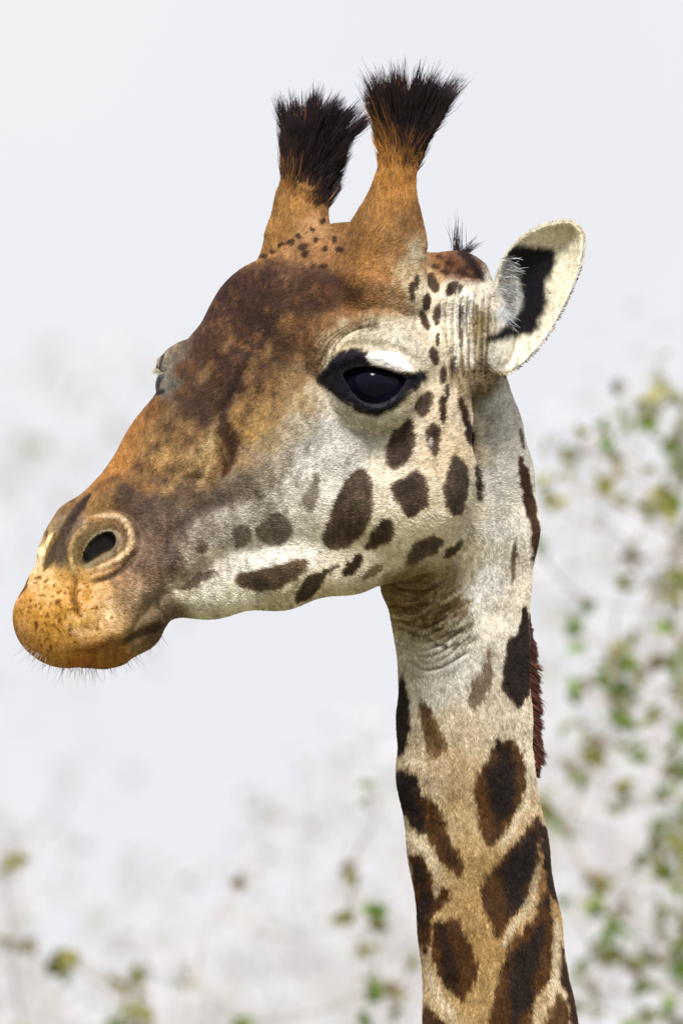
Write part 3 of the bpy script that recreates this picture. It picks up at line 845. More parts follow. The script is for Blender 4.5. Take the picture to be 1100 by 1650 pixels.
# ------------------------------------------------------------------ giraffe objects
m_skin, nt_, b_ = mat('giraffe_skin')
at = nt_.nodes.new('ShaderNodeAttribute'); at.attribute_name = 'coat'
nz = nt_.nodes.new('ShaderNodeTexNoise'); nz.inputs['Scale'].default_value = 420; nz.inputs['Detail'].default_value = 3
tco = nt_.nodes.new('ShaderNodeTexCoord')
nt_.links.new(tco.outputs['Object'], nz.inputs['Vector'])
mr = nt_.nodes.new('ShaderNodeMapRange'); mr.inputs['To Min'].default_value = 0.75; mr.inputs['To Max'].default_value = 1.2
nt_.links.new(nz.outputs['Fac'], mr.inputs['Value'])
mm_ = nt_.nodes.new('ShaderNodeMix'); mm_.data_type = 'RGBA'; mm_.blend_type = 'MULTIPLY'; mm_.inputs[0].default_value = 1
nt_.links.new(at.outputs['Color'], mm_.inputs[6]); nt_.links.new(mr.outputs[0], mm_.inputs[7])
nt_.links.new(mm_.outputs[2], b_.inputs['Base Color'])
b_.inputs['Roughness'].default_value = 0.75
b_.inputs['Specular IOR Level'].default_value = 0.12
bp = nt_.nodes.new('ShaderNodeBump'); bp.inputs['Strength'].default_value = 0.25; bp.inputs['Distance'].default_value = 0.001
nt_.links.new(nz.outputs['Fac'], bp.inputs['Height']); nt_.links.new(bp.outputs[0], b_.inputs['Normal'])

body = mesh_obj('giraffe', to_world(VV), QQ, m_skin)
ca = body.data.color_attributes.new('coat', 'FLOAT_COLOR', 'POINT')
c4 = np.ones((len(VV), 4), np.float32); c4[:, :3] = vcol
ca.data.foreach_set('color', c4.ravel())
tag(body, 'giraffe with brown patches on a cream coat, head turned left on a long neck', 'giraffe')
print('body verts', len(VV), 'quads', len(QQ))

def hair_mat(name, spec=0.25, rough=0.55):
    m, t, b = mat(name)
    a = t.nodes.new('ShaderNodeAttribute'); a.attribute_name = 'tint'
    t.links.new(a.outputs['Color'], b.inputs['Base Color'])
    b.inputs['Roughness'].default_value = rough
    b.inputs['Specular IOR Level'].default_value = spec
    return m
m_hair = hair_mat('short_hair', 0.15)
m_long = hair_mat('coarse_hair', 0.35, 0.45)

def unit(a):
    return a / (np.linalg.norm(a, axis=-1, keepdims=True) + 1e-9)

def scatter(nh, weight):
    """random points on the body surface -> positions and normals in model units"""
    A3 = VV[QQ]
    ar = np.linalg.norm(np.cross(A3[:, 2] - A3[:, 0], A3[:, 3] - A3[:, 1]), axis=1) * .5
    wq = ar * weight
    cdf = np.cumsum(wq); cdf /= cdf[-1]
    f = np.searchsorted(cdf, rng.random(nh))
    u, v_ = rng.random(nh)[:, None].astype(np.float32), rng.random(nh)[:, None].astype(np.float32)
    q = QQ[f]
    def bl(D):
        return (D[q[:, 0]] * (1 - u) + D[q[:, 1]] * u) * (1 - v_) + (D[q[:, 3]] * (1 - u) + D[q[:, 2]] * u) * v_
    return bl(VV), unit(bl(ND))

# --- short coat ---------------------------------------------------------------
Qc = VV[QQ].mean(1); Qn = ND[QQ].mean(1)
wq = np.where(-Qn[:, 1] > -0.35, 1.0, 0.16)
wq *= np.where(Qc[:, 2] > 1720, 0.25, 1.0)
s_, m__ = mirror_x(Qc[:, 0], Qc[:, 1])
for xx, dd in ((Qc[:, 0], Qc[:, 1]), (m__ - s_ * SN, (m__ - 500) * TN + s_ * CS)):
    wq = np.where((poly_sdf(xx, Qc[:, 2], APER) < 5) & (dd < EC[1]), 0.0, wq)
    wq = np.where((poly_sdf(xx, Qc[:, 2], NOST) < 7) & (dd < -330), 0.0, wq)
NH = 640000
HPs, HN = scatter(NH, wq)
x_, d_, v_ = HPs[:, 0], HPs[:, 1], HPs[:, 2]
flow = np.zeros((NH, 3), np.float32)
neckw = sstep(0, 60, (v_ - 900) + (x_ - 640) * .9 - 60) * (x_ > 560)
flow[:, 0] = 0.75 * (1 - neckw) + 0.05
flow[:, 1] = 0.65 * (1 - neckw)
flow[:, 2] = -0.35 * (1 - neckw) * sstep(900, 640, v_) + 0.25 * sstep(700, 900, v_) * (1 - neckw) + 1.0 * neckw
oss = sstep(420, 340, v_) * (x_ < 700)
flow = flow * (1 - oss[:, None]) + np.array([0.1, 0, -1], np.float32) * oss[:, None]
mzz = sstep(140, 60, x_)
flow = flow * (1 - mzz[:, None]) + np.array([-.2, 0, 1], np.float32) * mzz[:, None]
earw = ((x_ > 796) & (v_ < 612)).astype(np.float32)
flow = flow * (1 - earw[:, None]) + np.array([0.6, 0, -.7], np.float32) * earw[:, None]
ln_ear = 1 - .5 * earw
flow += rng.normal(0, .22, (NH, 3))
flow -= HN * (flow * HN).sum(1, keepdims=True)
flow = unit(flow)
lift = rng.uniform(.08, .34, (NH, 1)).astype(np.float32)
dirn = unit(flow + HN * lift)
ln = rng.uniform(3.6, 7.4, (NH, 1)).astype(np.float32)
ln *= (1 + 0.5 * sstep(980, 1200, v_) * (x_ > 600))[:, None]
ln *= (1 - .45 * sstep(300, 120, x_))[:, None]
ln *= (1 + 0.3 * oss)[:, None]
ln *= ln_ear[:, None]
p1 = HPs + dirn * ln * .5
p2 = HPs + unit(dirn + flow * .5) * ln
HP = np.stack([HPs - HN * .6, p1, p2], 1)
hcx = np.clip(HPs + flow * 2, 0, None)
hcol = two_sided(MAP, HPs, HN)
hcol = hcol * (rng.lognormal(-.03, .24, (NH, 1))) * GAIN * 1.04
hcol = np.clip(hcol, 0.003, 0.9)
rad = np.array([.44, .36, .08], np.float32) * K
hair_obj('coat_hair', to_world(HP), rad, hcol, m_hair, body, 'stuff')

# --- eyes ---------------------------------------------------------------------
m_eye, t_, b_ = mat('eye_glossy_dark')
b_.inputs['Roughness'].default_value = 0.06
b_.inputs['Specular IOR Level'].default_value = 0.10
tcx = t_.nodes.new('ShaderNodeTexCoord')
gl = t_.nodes.new('ShaderNodeVectorMath'); gl.operation = 'LENGTH'
mpn = t_.nodes.new('ShaderNodeMapping'); mpn.inputs['Scale'].default_value = (1, 0, 1.25)
t_.links.new(tcx.outputs['Object'], mpn.inputs['Vector']); t_.links.new(mpn.outputs[0], gl.inputs[0])
rp = t_.nodes.new('ShaderNodeValToRGB')
rp.color_ramp.elements[0].position = 0.0; rp.color_ramp.elements[0].color = (.003, .0035, .009, 1)
e_ = rp.color_ramp.elements.new(0.024); e_.color = (.003, .0035, .009, 1)
e_ = rp.color_ramp.elements.new(0.030); e_.color = (.005, .006, .014, 1)
rp.color_ramp.elements[-1].position = 0.036; rp.color_ramp.elements[-1].color = (.004, .005, .012, 1)
t_.links.new(gl.outputs['Value'], rp.inputs['Fac']); t_.links.new(rp.outputs[0], b_.inputs['Base Color'])

def ball(center, r, nu=64, nv=40):
    th = np.linspace(0, 2 * math.pi, nu, endpoint=False); ph = np.linspace(0, math.pi, nv)
    T, Pp = np.meshgrid(th, ph)
    V = np.stack([np.sin(Pp) * np.cos(T), np.sin(Pp) * np.sin(T), np.cos(Pp)], -1).reshape(-1, 3) * r + center
    F = []
    for i in range(nv - 1):
        for j in range(nu):
            F.append((i * nu + j, i * nu + (j + 1) % nu, (i + 1) * nu + (j + 1) % nu, (i + 1) * nu + j))
    return V, F
mEC = hp(EYE[0] - 2 * EYE[2] * SN, EYE[1], -EYE[2])
far_ax = np.array([0.0, 0.0, 0.0])
for cc, axd in ((EC, (-.14, -1.0, .03)), (mEC, (-.99, .2, .03))):
    V, F = ball(np.zeros(3), 1.0, 144, 100)
    # the clear front of the eye bulges out of the globe
    ax_ = np.array([axd[0], axd[1], -axd[2]]); ax_ /= np.linalg.norm(ax_)
    o_ = ax_ * 31.0; rc = 37.0
    b__ = V @ o_
    disc = b__ ** 2 - (o_ @ o_ - rc * rc)
    tt_ = b__ + np.sqrt(np.clip(disc, 0, None))
    rr_ = np.where((disc > 0) & (b__ > 0), tt_, 0)
    kk = 4.0
    hh_ = np.clip(.5 + .5 * (rr_ - EYE_R) / kk, 0, 1)
    rad_ = EYE_R * (1 - hh_) + rr_ * hh_ + kk * hh_ * (1 - hh_)
    V = V * rad_[:, None] * K
    e = mesh_obj('eye', V, F, m_eye, body)
    e.location = Vector(to_world(cc).tolist())

# --- long hair ----------------------------------------------------------------
def strands(name, roots, dirs, lens, colr, width=.9, pts=6, clump=None, curl=.12, parent=body, grav=0.0, kind=None):
    """roots (n,3), dirs (n,3), lens (n,) in model units"""
    n_ = len(roots)
    t = np.linspace(0, 1, pts, dtype=np.float32)[None, :, None]
    P = roots[:, None] + dirs[:, None] * (lens[:, None, None] * t)
    P = P + rng.normal(0, 1, (n_, 1, 3)) * (lens[:, None, None] * curl) * t ** 2
    P[..., 2] += grav * lens[:, None] * t[..., 0] ** 2
    if clump is not None:
        ids, amt = clump
        tips = np.array([P[ids == i, -1].mean(0) if (ids == i).any() else (0, 0, 0) for i in range(ids.max() + 1)])
        mid = np.array([P[ids == i].mean(0) if (ids == i).any() else np.zeros((pts, 3)) for i in range(ids.max() + 1)])
        P = P + (mid[ids] - P) * amt * t ** 1.6
    prof = (1 - .85 * np.linspace(0, 1, pts) ** 1.5).astype(np.float32) * width * K
    return hair_obj(name, to_world(P.astype(np.float32)), prof, np.clip(colr, .003, .9), m_long, parent, kind)

def horn_hair(axis, nh, tipdirs, seed, vmax, lean):
    """axis: list of (x,v,s,r) from low to high; hair grows outwards and up"""
    r_ = np.random.default_rng(seed)
    A = np.array([np.append(hp(a[0], a[1], a[2]), a[3]) for a in axis])
    u = r_.random(nh) ** .85
    seg = u * (len(A) - 1); i = np.minimum(seg.astype(int), len(A) - 2); f = (seg - i)[:, None]
    c = A[i] * (1 - f) + A[i + 1] * f
    ang = r_.uniform(0, 2 * math.pi, nh)
    rad = np.stack([np.cos(ang), np.sin(ang), np.zeros(nh)], 1)
    capm = r_.random(nh) < .3
    rr = np.where(capm, r_.random(nh) ** .5, 1.0)[:, None]
    ro_lo = None
    roots = np.where(capm[:, None], A[-1, :3] + rad * rr * A[-1, 3] + np.array([0, 0, -1]) * A[-1, 3] * np.sqrt(1 - rr ** 2 * .98), c[:, :3] + rad * c[:, 3:4])
    up = np.array([lean, 0, -1.0])
    d = unit(up + rad * (.16 + .42 * rr * u[:, None] + .25 * np.maximum(rad[:, :1], 0)) + r_.normal(0, .10, (nh, 3)))
    return roots, d, u, rad
for axis, nh, lean, seed, L0, L1 in (
    ([(637, 288, 118, 26), (648, 238, 122, 30), (655, 212, 124, 23)], 15000, .06, 5, 30, 112),
    ([(484, 345, -114, 38), (491, 285, -118, 33), (499, 242, -118, 27)], 17000, .30, 6, 34, 100)):
    ro, di, u, rad = horn_hair(axis, nh, None, seed, 0, lean)
    r_ = np.random.default_rng(seed + 40)
    ln = (L0 + (L1 - L0) * u) * r_.uniform(.55, 1.05, nh)
    # clumps: nearest of random seeds by root angle/height
    nk = 170
    ck = r_.integers(0, nh, nk)
    feat = np.concatenate([ro + di * 40], 1)
    ids = np.argmin(((feat[:, None] - feat[ck][None]) ** 2).sum(2), 1)
    bright = r_.lognormal(0, .3, (nh, 1))
    lenk = r_.uniform(.42, 1.3, nk)
    ln = ln * lenk[ids]
    dark = lin((42, 32, 38)) * bright
    brown = lin((150, 102, 48)) * bright
    mixf = sstep(.0 if seed == 5 else -.14, .5 if seed == 5 else .3, u + .28 * rad[:, 0] + r_.normal(0, .14, nh))[:, None]
    colr = brown * (1 - mixf) + dark * mixf
    strands('horn_tuft', ro, di, ln, colr, .7, 7, (ids, .52), .10)

# mane down the nape
n_ = 5200
tt = rng.random(n_)
vv_ = 965 + tt * 285
cxm = np.interp(vv_, [965, 1050, 1160, 1250], [850, 852, 857, 864])
ro = np.stack([cxm - 1 + rng.normal(0, 1.2, n_), 200 + rng.uniform(-12, 26, n_), vv_], 1)
ids = np.clip((tt * 60 + rng.normal(0, .5, n_) + 1.5 * np.sin(tt * 37)), 0, 60).astype(int)
di = unit(np.stack([np.random.default_rng(4).uniform(.45, 1.1, 61)[ids], rng.normal(0, .25, n_), .9 + rng.normal(0, .2, n_)], 1))
lf = np.interp(vv_, [965, 1010, 1060, 1200, 1250], [.15, .4, .85, .9, .35])
ln = rng.uniform(15, 38, n_) * lf * np.random.default_rng(3).uniform(.65, 1.25, 61)[ids]
colr = lin((78, 42, 33)) * rng.lognormal(0, .35, (n_, 1))
strands('mane', ro, di, ln, colr, .8, 5, (ids, .6), .14)
# short dark nape hair higher up
n_ = 900
vv_ = rng.uniform(740, 905, n_)
cxm = np.interp(vv_, [690, 740, 800, 850, 905], [832, 846, 862, 868, 858])
ro = np.stack([cxm - 2, 185 + rng.uniform(-20, 20, n_), vv_], 1)
di = unit(np.stack([np.full(n_, .35), rng.normal(0, .2, n_), 1 + rng.normal(0, .2, n_)], 1))
strands('nape_hair', ro, di, rng.uniform(5, 11, n_), lin((84, 54, 38)) * rng.lognormal(0, .3, (n_, 1)), .8, 4, None, .1)
# crown tuft behind the horns
c0 = hp(738, 414, 60)
n_ = 100
which = rng.random(n_)
ro = np.tile(c0, (n_, 1)) + rng.normal(0, 1, (n_, 3)) * np.array([3.5, 4, 3])
di = np.where(which[:, None] < .5, np.array([-.02, 0, -1]), np.array([.75, 0, -.62])) + rng.normal(0, .09, (n_, 3))
di = unit(di)
ln = np.where(which < .5, rng.uniform(22, 74, n_), rng.uniform(14, 52, n_))
strands('crown_tuft', ro, di, ln, lin((40, 30, 36)) * rng.lognormal(0, .3, (n_, 1)), .5, 5, ((which < .5).astype(int), .2), .09)
n_ = 500
tt = rng.random(n_)
xs = 735 + tt * 42; vs = np.interp(xs, [735, 755, 777], [408, 420, 452])
ro = np.stack([xs, np.full(n_, hp(740, 430, 60)[1]) + rng.normal(0, 14, n_), vs + 4], 1)
di = unit(np.stack([np.full(n_, .5), rng.normal(0, .3, n_), -.7 + tt * .8], 1) + rng.normal(0, .15, (n_, 3)))
strands('crown_fringe', ro, di, rng.uniform(6, 15, n_), lin((48, 34, 34)) * rng.lognormal(0, .3, (n_, 1)), .8, 4, None, .1)

# ear hair: pale comb in the left of the cup and wisps on its rim
n_ = 300
tt = rng.random(n_)
vs = 415 + tt * 125
xs = np.interp(vs, [415, 470, 540], [806, 797, 795]) + rng.uniform(0, 30, n_)
ro = np.stack([xs, -40 + rng.uniform(-4, 10, n_), vs], 1)
di = unit(np.stack([np.full(n_, 1.0), np.full(n_, .25), .15 + tt * .25], 1) + rng.normal(0, .16, (n_, 3)))
strands('ear_hair', ro, di, rng.uniform(5, 40, n_) * rng.uniform(.4, 1, n_), lin((150, 152, 158)) * rng.lognormal(-.2, .4, (n_, 1)), .55, 5, ((tt * 16).astype(int), .35), .16)
n_ = 900
ids = rng.integers(0, len(EARP), n_)
f = rng.random(n_)[:, None]
pr = EARP[ids] * (1 - f) + EARP[(ids + 1) % len(EARP)] * f
ok = pr[:, 0] > 786
pr = pr[ok]; n_ = len(pr)
outw = unit(pr - np.array([858, 480]))
ro = np.stack([pr[:, 0] - outw[:, 0] * 2, -42 + (pr[:, 0] - 800) * .22 + rng.normal(0, 5, n_), pr[:, 1] - outw[:, 1] * 2], 1)
di = unit(np.stack([outw[:, 0] * .6 + .35, np.full(n_, -.15), outw[:, 1] * .6 - .35], 1) + rng.normal(0, .2, (n_, 3)))
darkrim = ((pr[:, 1] > 430) & (pr[:, 0] > 830))[:, None]
colr = np.where(darkrim & (rng.random((n_, 1)) < .7), lin((70, 58, 48)), lin((206, 198, 168)))
strands('ear_fringe', ro, di, rng.uniform(2.5, 6, n_), colr * rng.lognormal(0, .2, (n_, 1)), .6, 4, None, .1)

# whiskers under the muzzle
n_ = 190
xs = rng.uniform(45, 255, n_)
vb = np.interp(xs, [30, 50, 100, 160, 215, 255], [1020, 1045, 1072, 1076, 1050, 1015])
ro = np.stack([xs, (xs - 500) * TN + rng.uniform(-30, 30, n_), vb - 4], 1)
di = unit(np.stack([(xs - 140) / 160, rng.normal(0, .3, n_), np.full(n_, 1.0)], 1) + rng.normal(0, .25, (n_, 3)))
strands('whiskers', ro, di, rng.uniform(8, 34, n_), np.where(rng.random((n_, 1)) < .5, lin((120, 112, 112)), lin((160, 156, 160))), .3, 5, None, .15)

# lashes
n_ = 260
tt = rng.random(n_)
ax = np.interp(tt, [0, .3, .6, 1], [552, 585, 622, 668]); av = np.interp(tt, [0, .3, .6, 1], [598, 588, 594, 606])
for sgn in (1, -1):
    zc = np.sqrt(np.clip((EYE_R + 8) ** 2 - (ax - EC[0]) ** 2 - (av - EC[2]) ** 2, 10, None))
    ro = np.stack([ax, EC[1] - zc + 4, av], 1)
    di = unit(np.stack([.15 + (ax - 600) / 140, np.full(n_, -1.0), .35 + 0 * ax], 1) + rng.normal(0, .12, (n_, 3)))
    if sgn < 0:
        def mirp(P):
            s, m = mirror_x(P[:, 0], P[:, 1])
            return np.stack([m - s * SN, (m - 500) * TN + s * CS, P[:, 2]], 1)
        tip = mirp(ro + di); ro = mirp(ro); di = unit(tip - ro)
        colr = np.tile(lin((196, 188, 160)), (n_, 1))
        strands('eyelashes', ro, di, rng.uniform(6, 17, n_), colr, .45, 5, None, .06, grav=.2)
    else:
        strands('eyelashes', ro, di, rng.uniform(4, 8, n_), np.tile(lin((34, 30, 36)), (n_, 1)), .5, 5, None, .06, grav=.5)

# ------------------------------------------------------------------ ground
m_gr, t_, b_ = mat('dry_savanna_ground')
n1 = t_.nodes.new('ShaderNodeTexNoise'); n1.inputs['Scale'].default_value = 0.35; n1.inputs['Detail'].default_value = 8
rp = t_.nodes.new('ShaderNodeValToRGB')
rp.color_ramp.elements[0].position = .35; rp.color_ramp.elements[0].color = (.10, .10, .035, 1)
rp.color_ramp.elements[1].position = .65; rp.color_ramp.elements[1].color = (.32, .26, .14, 1)
tcg = t_.nodes.new('ShaderNodeTexCoord'); t_.links.new(tcg.outputs['Object'], n1.inputs['Vector'])
t_.links.new(n1.outputs['Fac'], rp.inputs['Fac']); t_.links.new(rp.outputs[0], b_.inputs['Base Color'])
b_.inputs['Roughness'].default_value = .95
ng = 60
gxs = np.linspace(-1, 1, ng); gg = np.sign(gxs) * np.abs(gxs) ** 2.2 * 1200
XX, YY = np.meshgrid(gg, gg + 30)
ZZ = 0.15 * np.sin(XX * .11) * np.cos(YY * .07) * np.exp(-(XX ** 2 + YY ** 2) / 40000) - .12
Vg = np.stack([XX, YY, ZZ], -1).reshape(-1, 3)
Fg = [(i * ng + j, i * ng + j + 1, (i + 1) * ng + j + 1, (i + 1) * ng + j) for i in range(ng - 1) for j in range(ng - 1)]
g = mesh_obj('ground', Vg, Fg, m_gr)
tag(g, 'dry savanna ground', None, None, 'structure')

# ------------------------------------------------------------------ trees behind
def leaf_mat(name):
    m, t, b = mat(name)
    a = t.nodes.new('ShaderNodeAttribute'); a.attribute_name = 'leaf'
    nzz = t.nodes.new('ShaderNodeTexNoise'); nzz.inputs['Scale'].default_value = 60
    tcl = t.nodes.new('ShaderNodeTexCoord'); t.links.new(tcl.outputs['Object'], nzz.inputs['Vector'])
    mrr = t.nodes.new('ShaderNodeMapRange'); mrr.inputs['To Min'].default_value = .8; mrr.inputs['To Max'].default_value = 1.2
    t.links.new(nzz.outputs['Fac'], mrr.inputs['Value'])
    mxx = t.nodes.new('ShaderNodeMix'); mxx.data_type = 'RGBA'; mxx.blend_type = 'MULTIPLY'; mxx.inputs[0].default_value = 1
    t.links.new(a.outputs['Color'], mxx.inputs[6]); t.links.new(mrr.outputs[0], mxx.inputs[7])
    t.links.new(mxx.outputs[2], b.inputs['Base Color'])
    b.inputs['Roughness'].default_value = .6
    tr = t.nodes.new('ShaderNodeBsdfTranslucent'); t.links.new(mxx.outputs[2], tr.inputs['Color'])
    ms = t.nodes.new('ShaderNodeMixShader'); ms.inputs[0].default_value = .45
    t.links.new(b.outputs[0], ms.inputs[1]); t.links.new(tr.outputs[0], ms.inputs[2])
    t.links.new(ms.outputs[0], t.nodes['Material Output'].inputs['Surface'])
    return m
m_leaf = leaf_mat('thin_leaf')
def bark(name, c0, c1):
    m, t, b = mat(name)
    n1 = t.nodes.new('ShaderNodeTexNoise'); n1.inputs['Scale'].default_value = 18; n1.inputs['Detail'].default_value = 5
    rp = t.nodes.new('ShaderNodeValToRGB')
    rp.color_ramp.elements[0].position = .35; rp.color_ramp.elements[0].color = c0 + (1,)
    rp.color_ramp.elements[1].position = .65; rp.color_ramp.elements[1].color = c1 + (1,)
    tcl = t.nodes.new('ShaderNodeTexCoord'); t.links.new(tcl.outputs['Object'], n1.inputs['Vector'])
    t.links.new(n1.outputs['Fac'], rp.inputs['Fac']); t.links.new(rp.outputs[0], b.inputs['Base Color'])
    b.inputs['Roughness'].default_value = .9
    return m
m_bark = bark('grey_brown_bark', (.26, .2, .17), (.42, .34, .31))
m_pale = bark('pale_bark', (.5, .46, .48), (.66, .62, .64))

def view_pt(x, y, dist):
    """a point of the place that lies behind the spot x, y of the giraffe's own plane"""
    s = dist / DIST
    X = (x - 550) * K * s; U = (825 - y) * K * s
    return Vector((CAM.x + X, CAM.y + FWD.y * dist + UP.y * U, CAM.z + FWD.z * dist + UP.z * U))

class MB:
    def __init__(s): s.V = []; s.F = []; s.n = 0
    def tube(s, pts, rads, sides=5):
        rings = []
        for i, p in enumerate(pts):
            a = pts[max(i - 1, 0)]; b = pts[min(i + 1, len(pts) - 1)]
            t = (b - a).normalized() if (b - a).length > 1e-6 else Vector((0, 0, 1))
            u = t.orthogonal().normalized(); v = t.cross(u)
            for k in range(sides):
                an = 2 * math.pi * k / sides
                s.V.append(tuple(p + (u * math.cos(an) + v * math.sin(an)) * rads[i]))
        for i in range(len(pts) - 1):
            for k in range(sides):
                a = s.n + i * sides + k; b = s.n + i * sides + (k + 1) % sides
                s.F.append((a, b, b + sides, a + sides))
        s.n += len(pts) * sides

def bend(a, b, n_, amp, rr):
    pts = []
    j = [Vector((rr.gauss(0, 1), rr.gauss(0, 1), rr.gauss(0, 1))) * amp for _ in range(2)]
    for i in range(n_ + 1):
        t = i / n_
        pts.append(a.lerp(b, t) + (j[0] * math.sin(math.pi * t) + j[1] * math.sin(2 * math.pi * t) * .5) * (b - a).length)
    return pts

def leaves_mesh(centres, normals, sizes, cols, elong, name, parent):
    n_ = len(centres)
    C = np.asarray(centres, np.float32); N_ = unit(np.asarray(normals, np.float32))
    rv = unit(rng.normal(0, 1, (n_, 3)))
    U = unit(np.cross(N_, rv)); V_ = np.cross(N_, U)
    S_ = np.asarray(sizes, np.float32)[:, None]
    L_ = S_ * elong
    # leaf: six-point blade, folded along its midrib
    f = .18
    pts = [-U * L_, -U * L_ * .35 + V_ * S_ * .5 + N_ * S_ * f, U * L_ * .45 + V_ * S_ * .42 + N_ * S_ * f, U * L_, U * L_ * .45 - V_ * S_ * .42 + N_ * S_ * f, -U * L_ * .35 - V_ * S_ * .5 + N_ * S_ * f]
    P = np.stack([C + p for p in pts], 1).reshape(-1, 3)
    b = np.arange(n_)[:, None] * 6
    F1 = b + np.array([0, 1, 2, 3]); F2 = b + np.array([3, 4, 5, 0])
    o = mesh_obj(name, P, np.concatenate([F1, F2]), m_leaf, parent)
    a = o.data.color_attributes.new('leaf', 'FLOAT_COLOR', 'POINT')
    c4 = np.ones((n_ * 6, 4), np.float32); c4[:, :3] = np.repeat(np.asarray(cols, np.float32), 6, 0)
    a.data.foreach_set('color', c4.ravel())
    return o

GREEN = [(.14, .27, .02), (.10, .21, .02), (.20, .32, .04)]
OLIVE = [(.28, .28, .05), (.34, .31, .05), (.22, .22, .05)]
PALE = [(.30, .32, .18), (.33, .33, .24)]
BROWN = [(.30, .25, .16), (.26, .21, .13)]
DARK = [(.12, .14, .02), (.18, .16, .02)]

def tree(name, label, cat, clusters, dist, root_xy, dj, seed, group=None, barkm=None, sparse=1.0, leafs=.016, joins=None):
    """clusters: (x, y, size, palette[, density]); every cluster hangs on a twig that joins the growing crown"""
    rr = random.Random(seed)
    base = view_pt(root_xy[0], 825, dist)
    base = Vector((base.x, base.y, 0))
    root = bpy.data.objects.new(name, None); COL.objects.link(root)
    root.location = base
    tag(root, label, cat, group)
    T = Matrix.Translation(-base)
    s = dist / DIST
    fork = view_pt(root_xy[0], root_xy[1], dist)
    tb = MB()
    tp = bend(Vector((base.x, base.y, -.2)), fork, 8, .03, rr)
    tb.tube([T @ p for p in tp], [.085 - .055 * i / 8 for i in range(9)], 8)
    mesh_obj('trunk', tb.V, tb.F, barkm or m_bark, root)
    nodes = [(fork, .022)] + [(p, .03) for p in tp[5:8]]
    br = MB()
    C, Nn, Sz, Cc = [], [], [], []
    cl = sorted(clusters, key=lambda c: (c[0] - root_xy[0]) ** 2 + (c[1] - root_xy[1]) ** 2)
    for c in cl:
        x, y, size, pal = c[:4]
        dens = c[4] if len(c) > 4 else 1.0
        p = view_pt(x, y, dist + rr.uniform(-dj, dj))
        # join: nearest node, prefer those lower than this one
        best = min(nodes, key=lambda q: (q[0] - p).length * (1.0 if q[0].z < p.z else 1.35))
        pts = bend(best[0], p, 6, .05, rr)
        r0 = max(min(best[1] * .6, .008), .0022)
        br.tube([T @ q for q in pts], [r0 * (1 - .55 * i / 6) for i in range(7)], 5)
        for i in (3, 5, 6): nodes.append((pts[i], r0 * .75))
        rad = size * K * s
        nl = max(5, int(dens * sparse * 4.2 * (rad / leafs) ** 2))
        # small side twigs carry the leaves
        ntw = max(2, nl // 6)
        tw = []
        for k in range(ntw):
            e = p + Vector((rr.gauss(0, .8), rr.gauss(0, .6), rr.gauss(0, .8))) * rad
            br.tube([T @ p, T @ (p.lerp(e, .5) + Vector((0, 0, rad * .08))), T @ e], [.0018, .0013, .0008], 3)
            tw.append(e)
        for k in range(nl):
            e = rr.choice(tw)
            q = T @ (p.lerp(e, rr.uniform(.2, 1.1)) + Vector((rr.gauss(0, 1), rr.gauss(0, 1), rr.gauss(0, 1))) * rad * .34)
            C.append(tuple(q)); Nn.append((rr.gauss(0, 1), rr.gauss(-.4, 1), rr.gauss(.5, 1)))
            Sz.append(leafs * rr.uniform(.6, 1.25))
            col_ = pal[rr.randrange(len(pal))]; f = rr.uniform(.75, 1.3)
            Cc.append(tuple(min(v * f, .9) for v in col_))
    mesh_obj('branches', br.V, br.F, barkm or m_bark, root)['kind'] = 'stuff'
    lo = leaves_mesh(C, Nn, Sz, Cc, 1.15, 'leaves', root)
    lo['kind'] = 'stuff'
    return root

right_cl = [
 (1040,675,26,OLIVE),(1052,700,16,GREEN),(915,700,24,OLIVE,.6),(905,770,34,OLIVE,.6),(925,735,20,PALE,.7),(900,815,20,OLIVE,.6),(1072,800,28,OLIVE),(1080,812,16,GREEN),(1003,768,18,BROWN,.6),
 (1092,862,18,DARK),(1050,960,20,OLIVE),(920,1010,22,GREEN,.9),(935,1000,12,GREEN),(865,890,12,GREEN,.5),
 (998,1070,26,GREEN,1.4),(992,1110,30,GREEN,1.2),(945,1108,18,DARK,1.2),(1008,1145,22,GREEN),(1055,1152,20,OLIVE),(1095,1035,24,OLIVE),(1090,1090,24,GREEN,.8),(1068,1060,14,BROWN),
 (1082,1210,20,GREEN,.9),(1078,1240,14,OLIVE),(1028,1198,13,GREEN),(962,1225,22,OLIVE),(955,1205,14,BROWN),(882,1290,24,OLIVE,.9),(895,1325,24,OLIVE,.9),(940,1262,10,GREEN,.8),(1000,1268,12,OLIVE,.8),
 (1085,1330,26,GREEN,.8),(1060,1385,20,GREEN),(1095,1390,34,OLIVE,1.2),(1100,1420,24,GREEN),(962,1422,15,OLIVE),(952,1470,22,OLIVE),(965,1462,14,GREEN),(998,1500,20,GREEN),(985,1540,28,GREEN,.9),(1005,1555,20,GREEN,1.2),
 (1025,1588,22,GREEN),(1095,1556,34,GREEN,1.5),(1060,1510,16,PALE),(925,1592,12,OLIVE,.8),(1052,1640,20,GREEN),(1030,1565,14,BROWN),(910,1450,9,GREEN,.7),(1120,1250,30,GREEN),(1130,1480,34,OLIVE),(1120,960,30,GREEN),(1125,740,26,OLIVE)]
er = random.Random(5)
for _ in range(105):
    x_ = 1130 - abs(er.gauss(0, 110)); y_ = er.uniform(620, 1680)
    if x_ < 880: continue
    right_cl.append((x_, y_, er.uniform(8, 22), er.choice([OLIVE, OLIVE, GREEN, PALE, PALE, BROWN]), er.uniform(.35, .9)))
tree('thorn_tree', 'thorn tree with scattered small green leaves behind the giraffe neck', 'tree', right_cl, 41.0, (1085, 1900), .5, 11, 'blurred trees behind the giraffe')
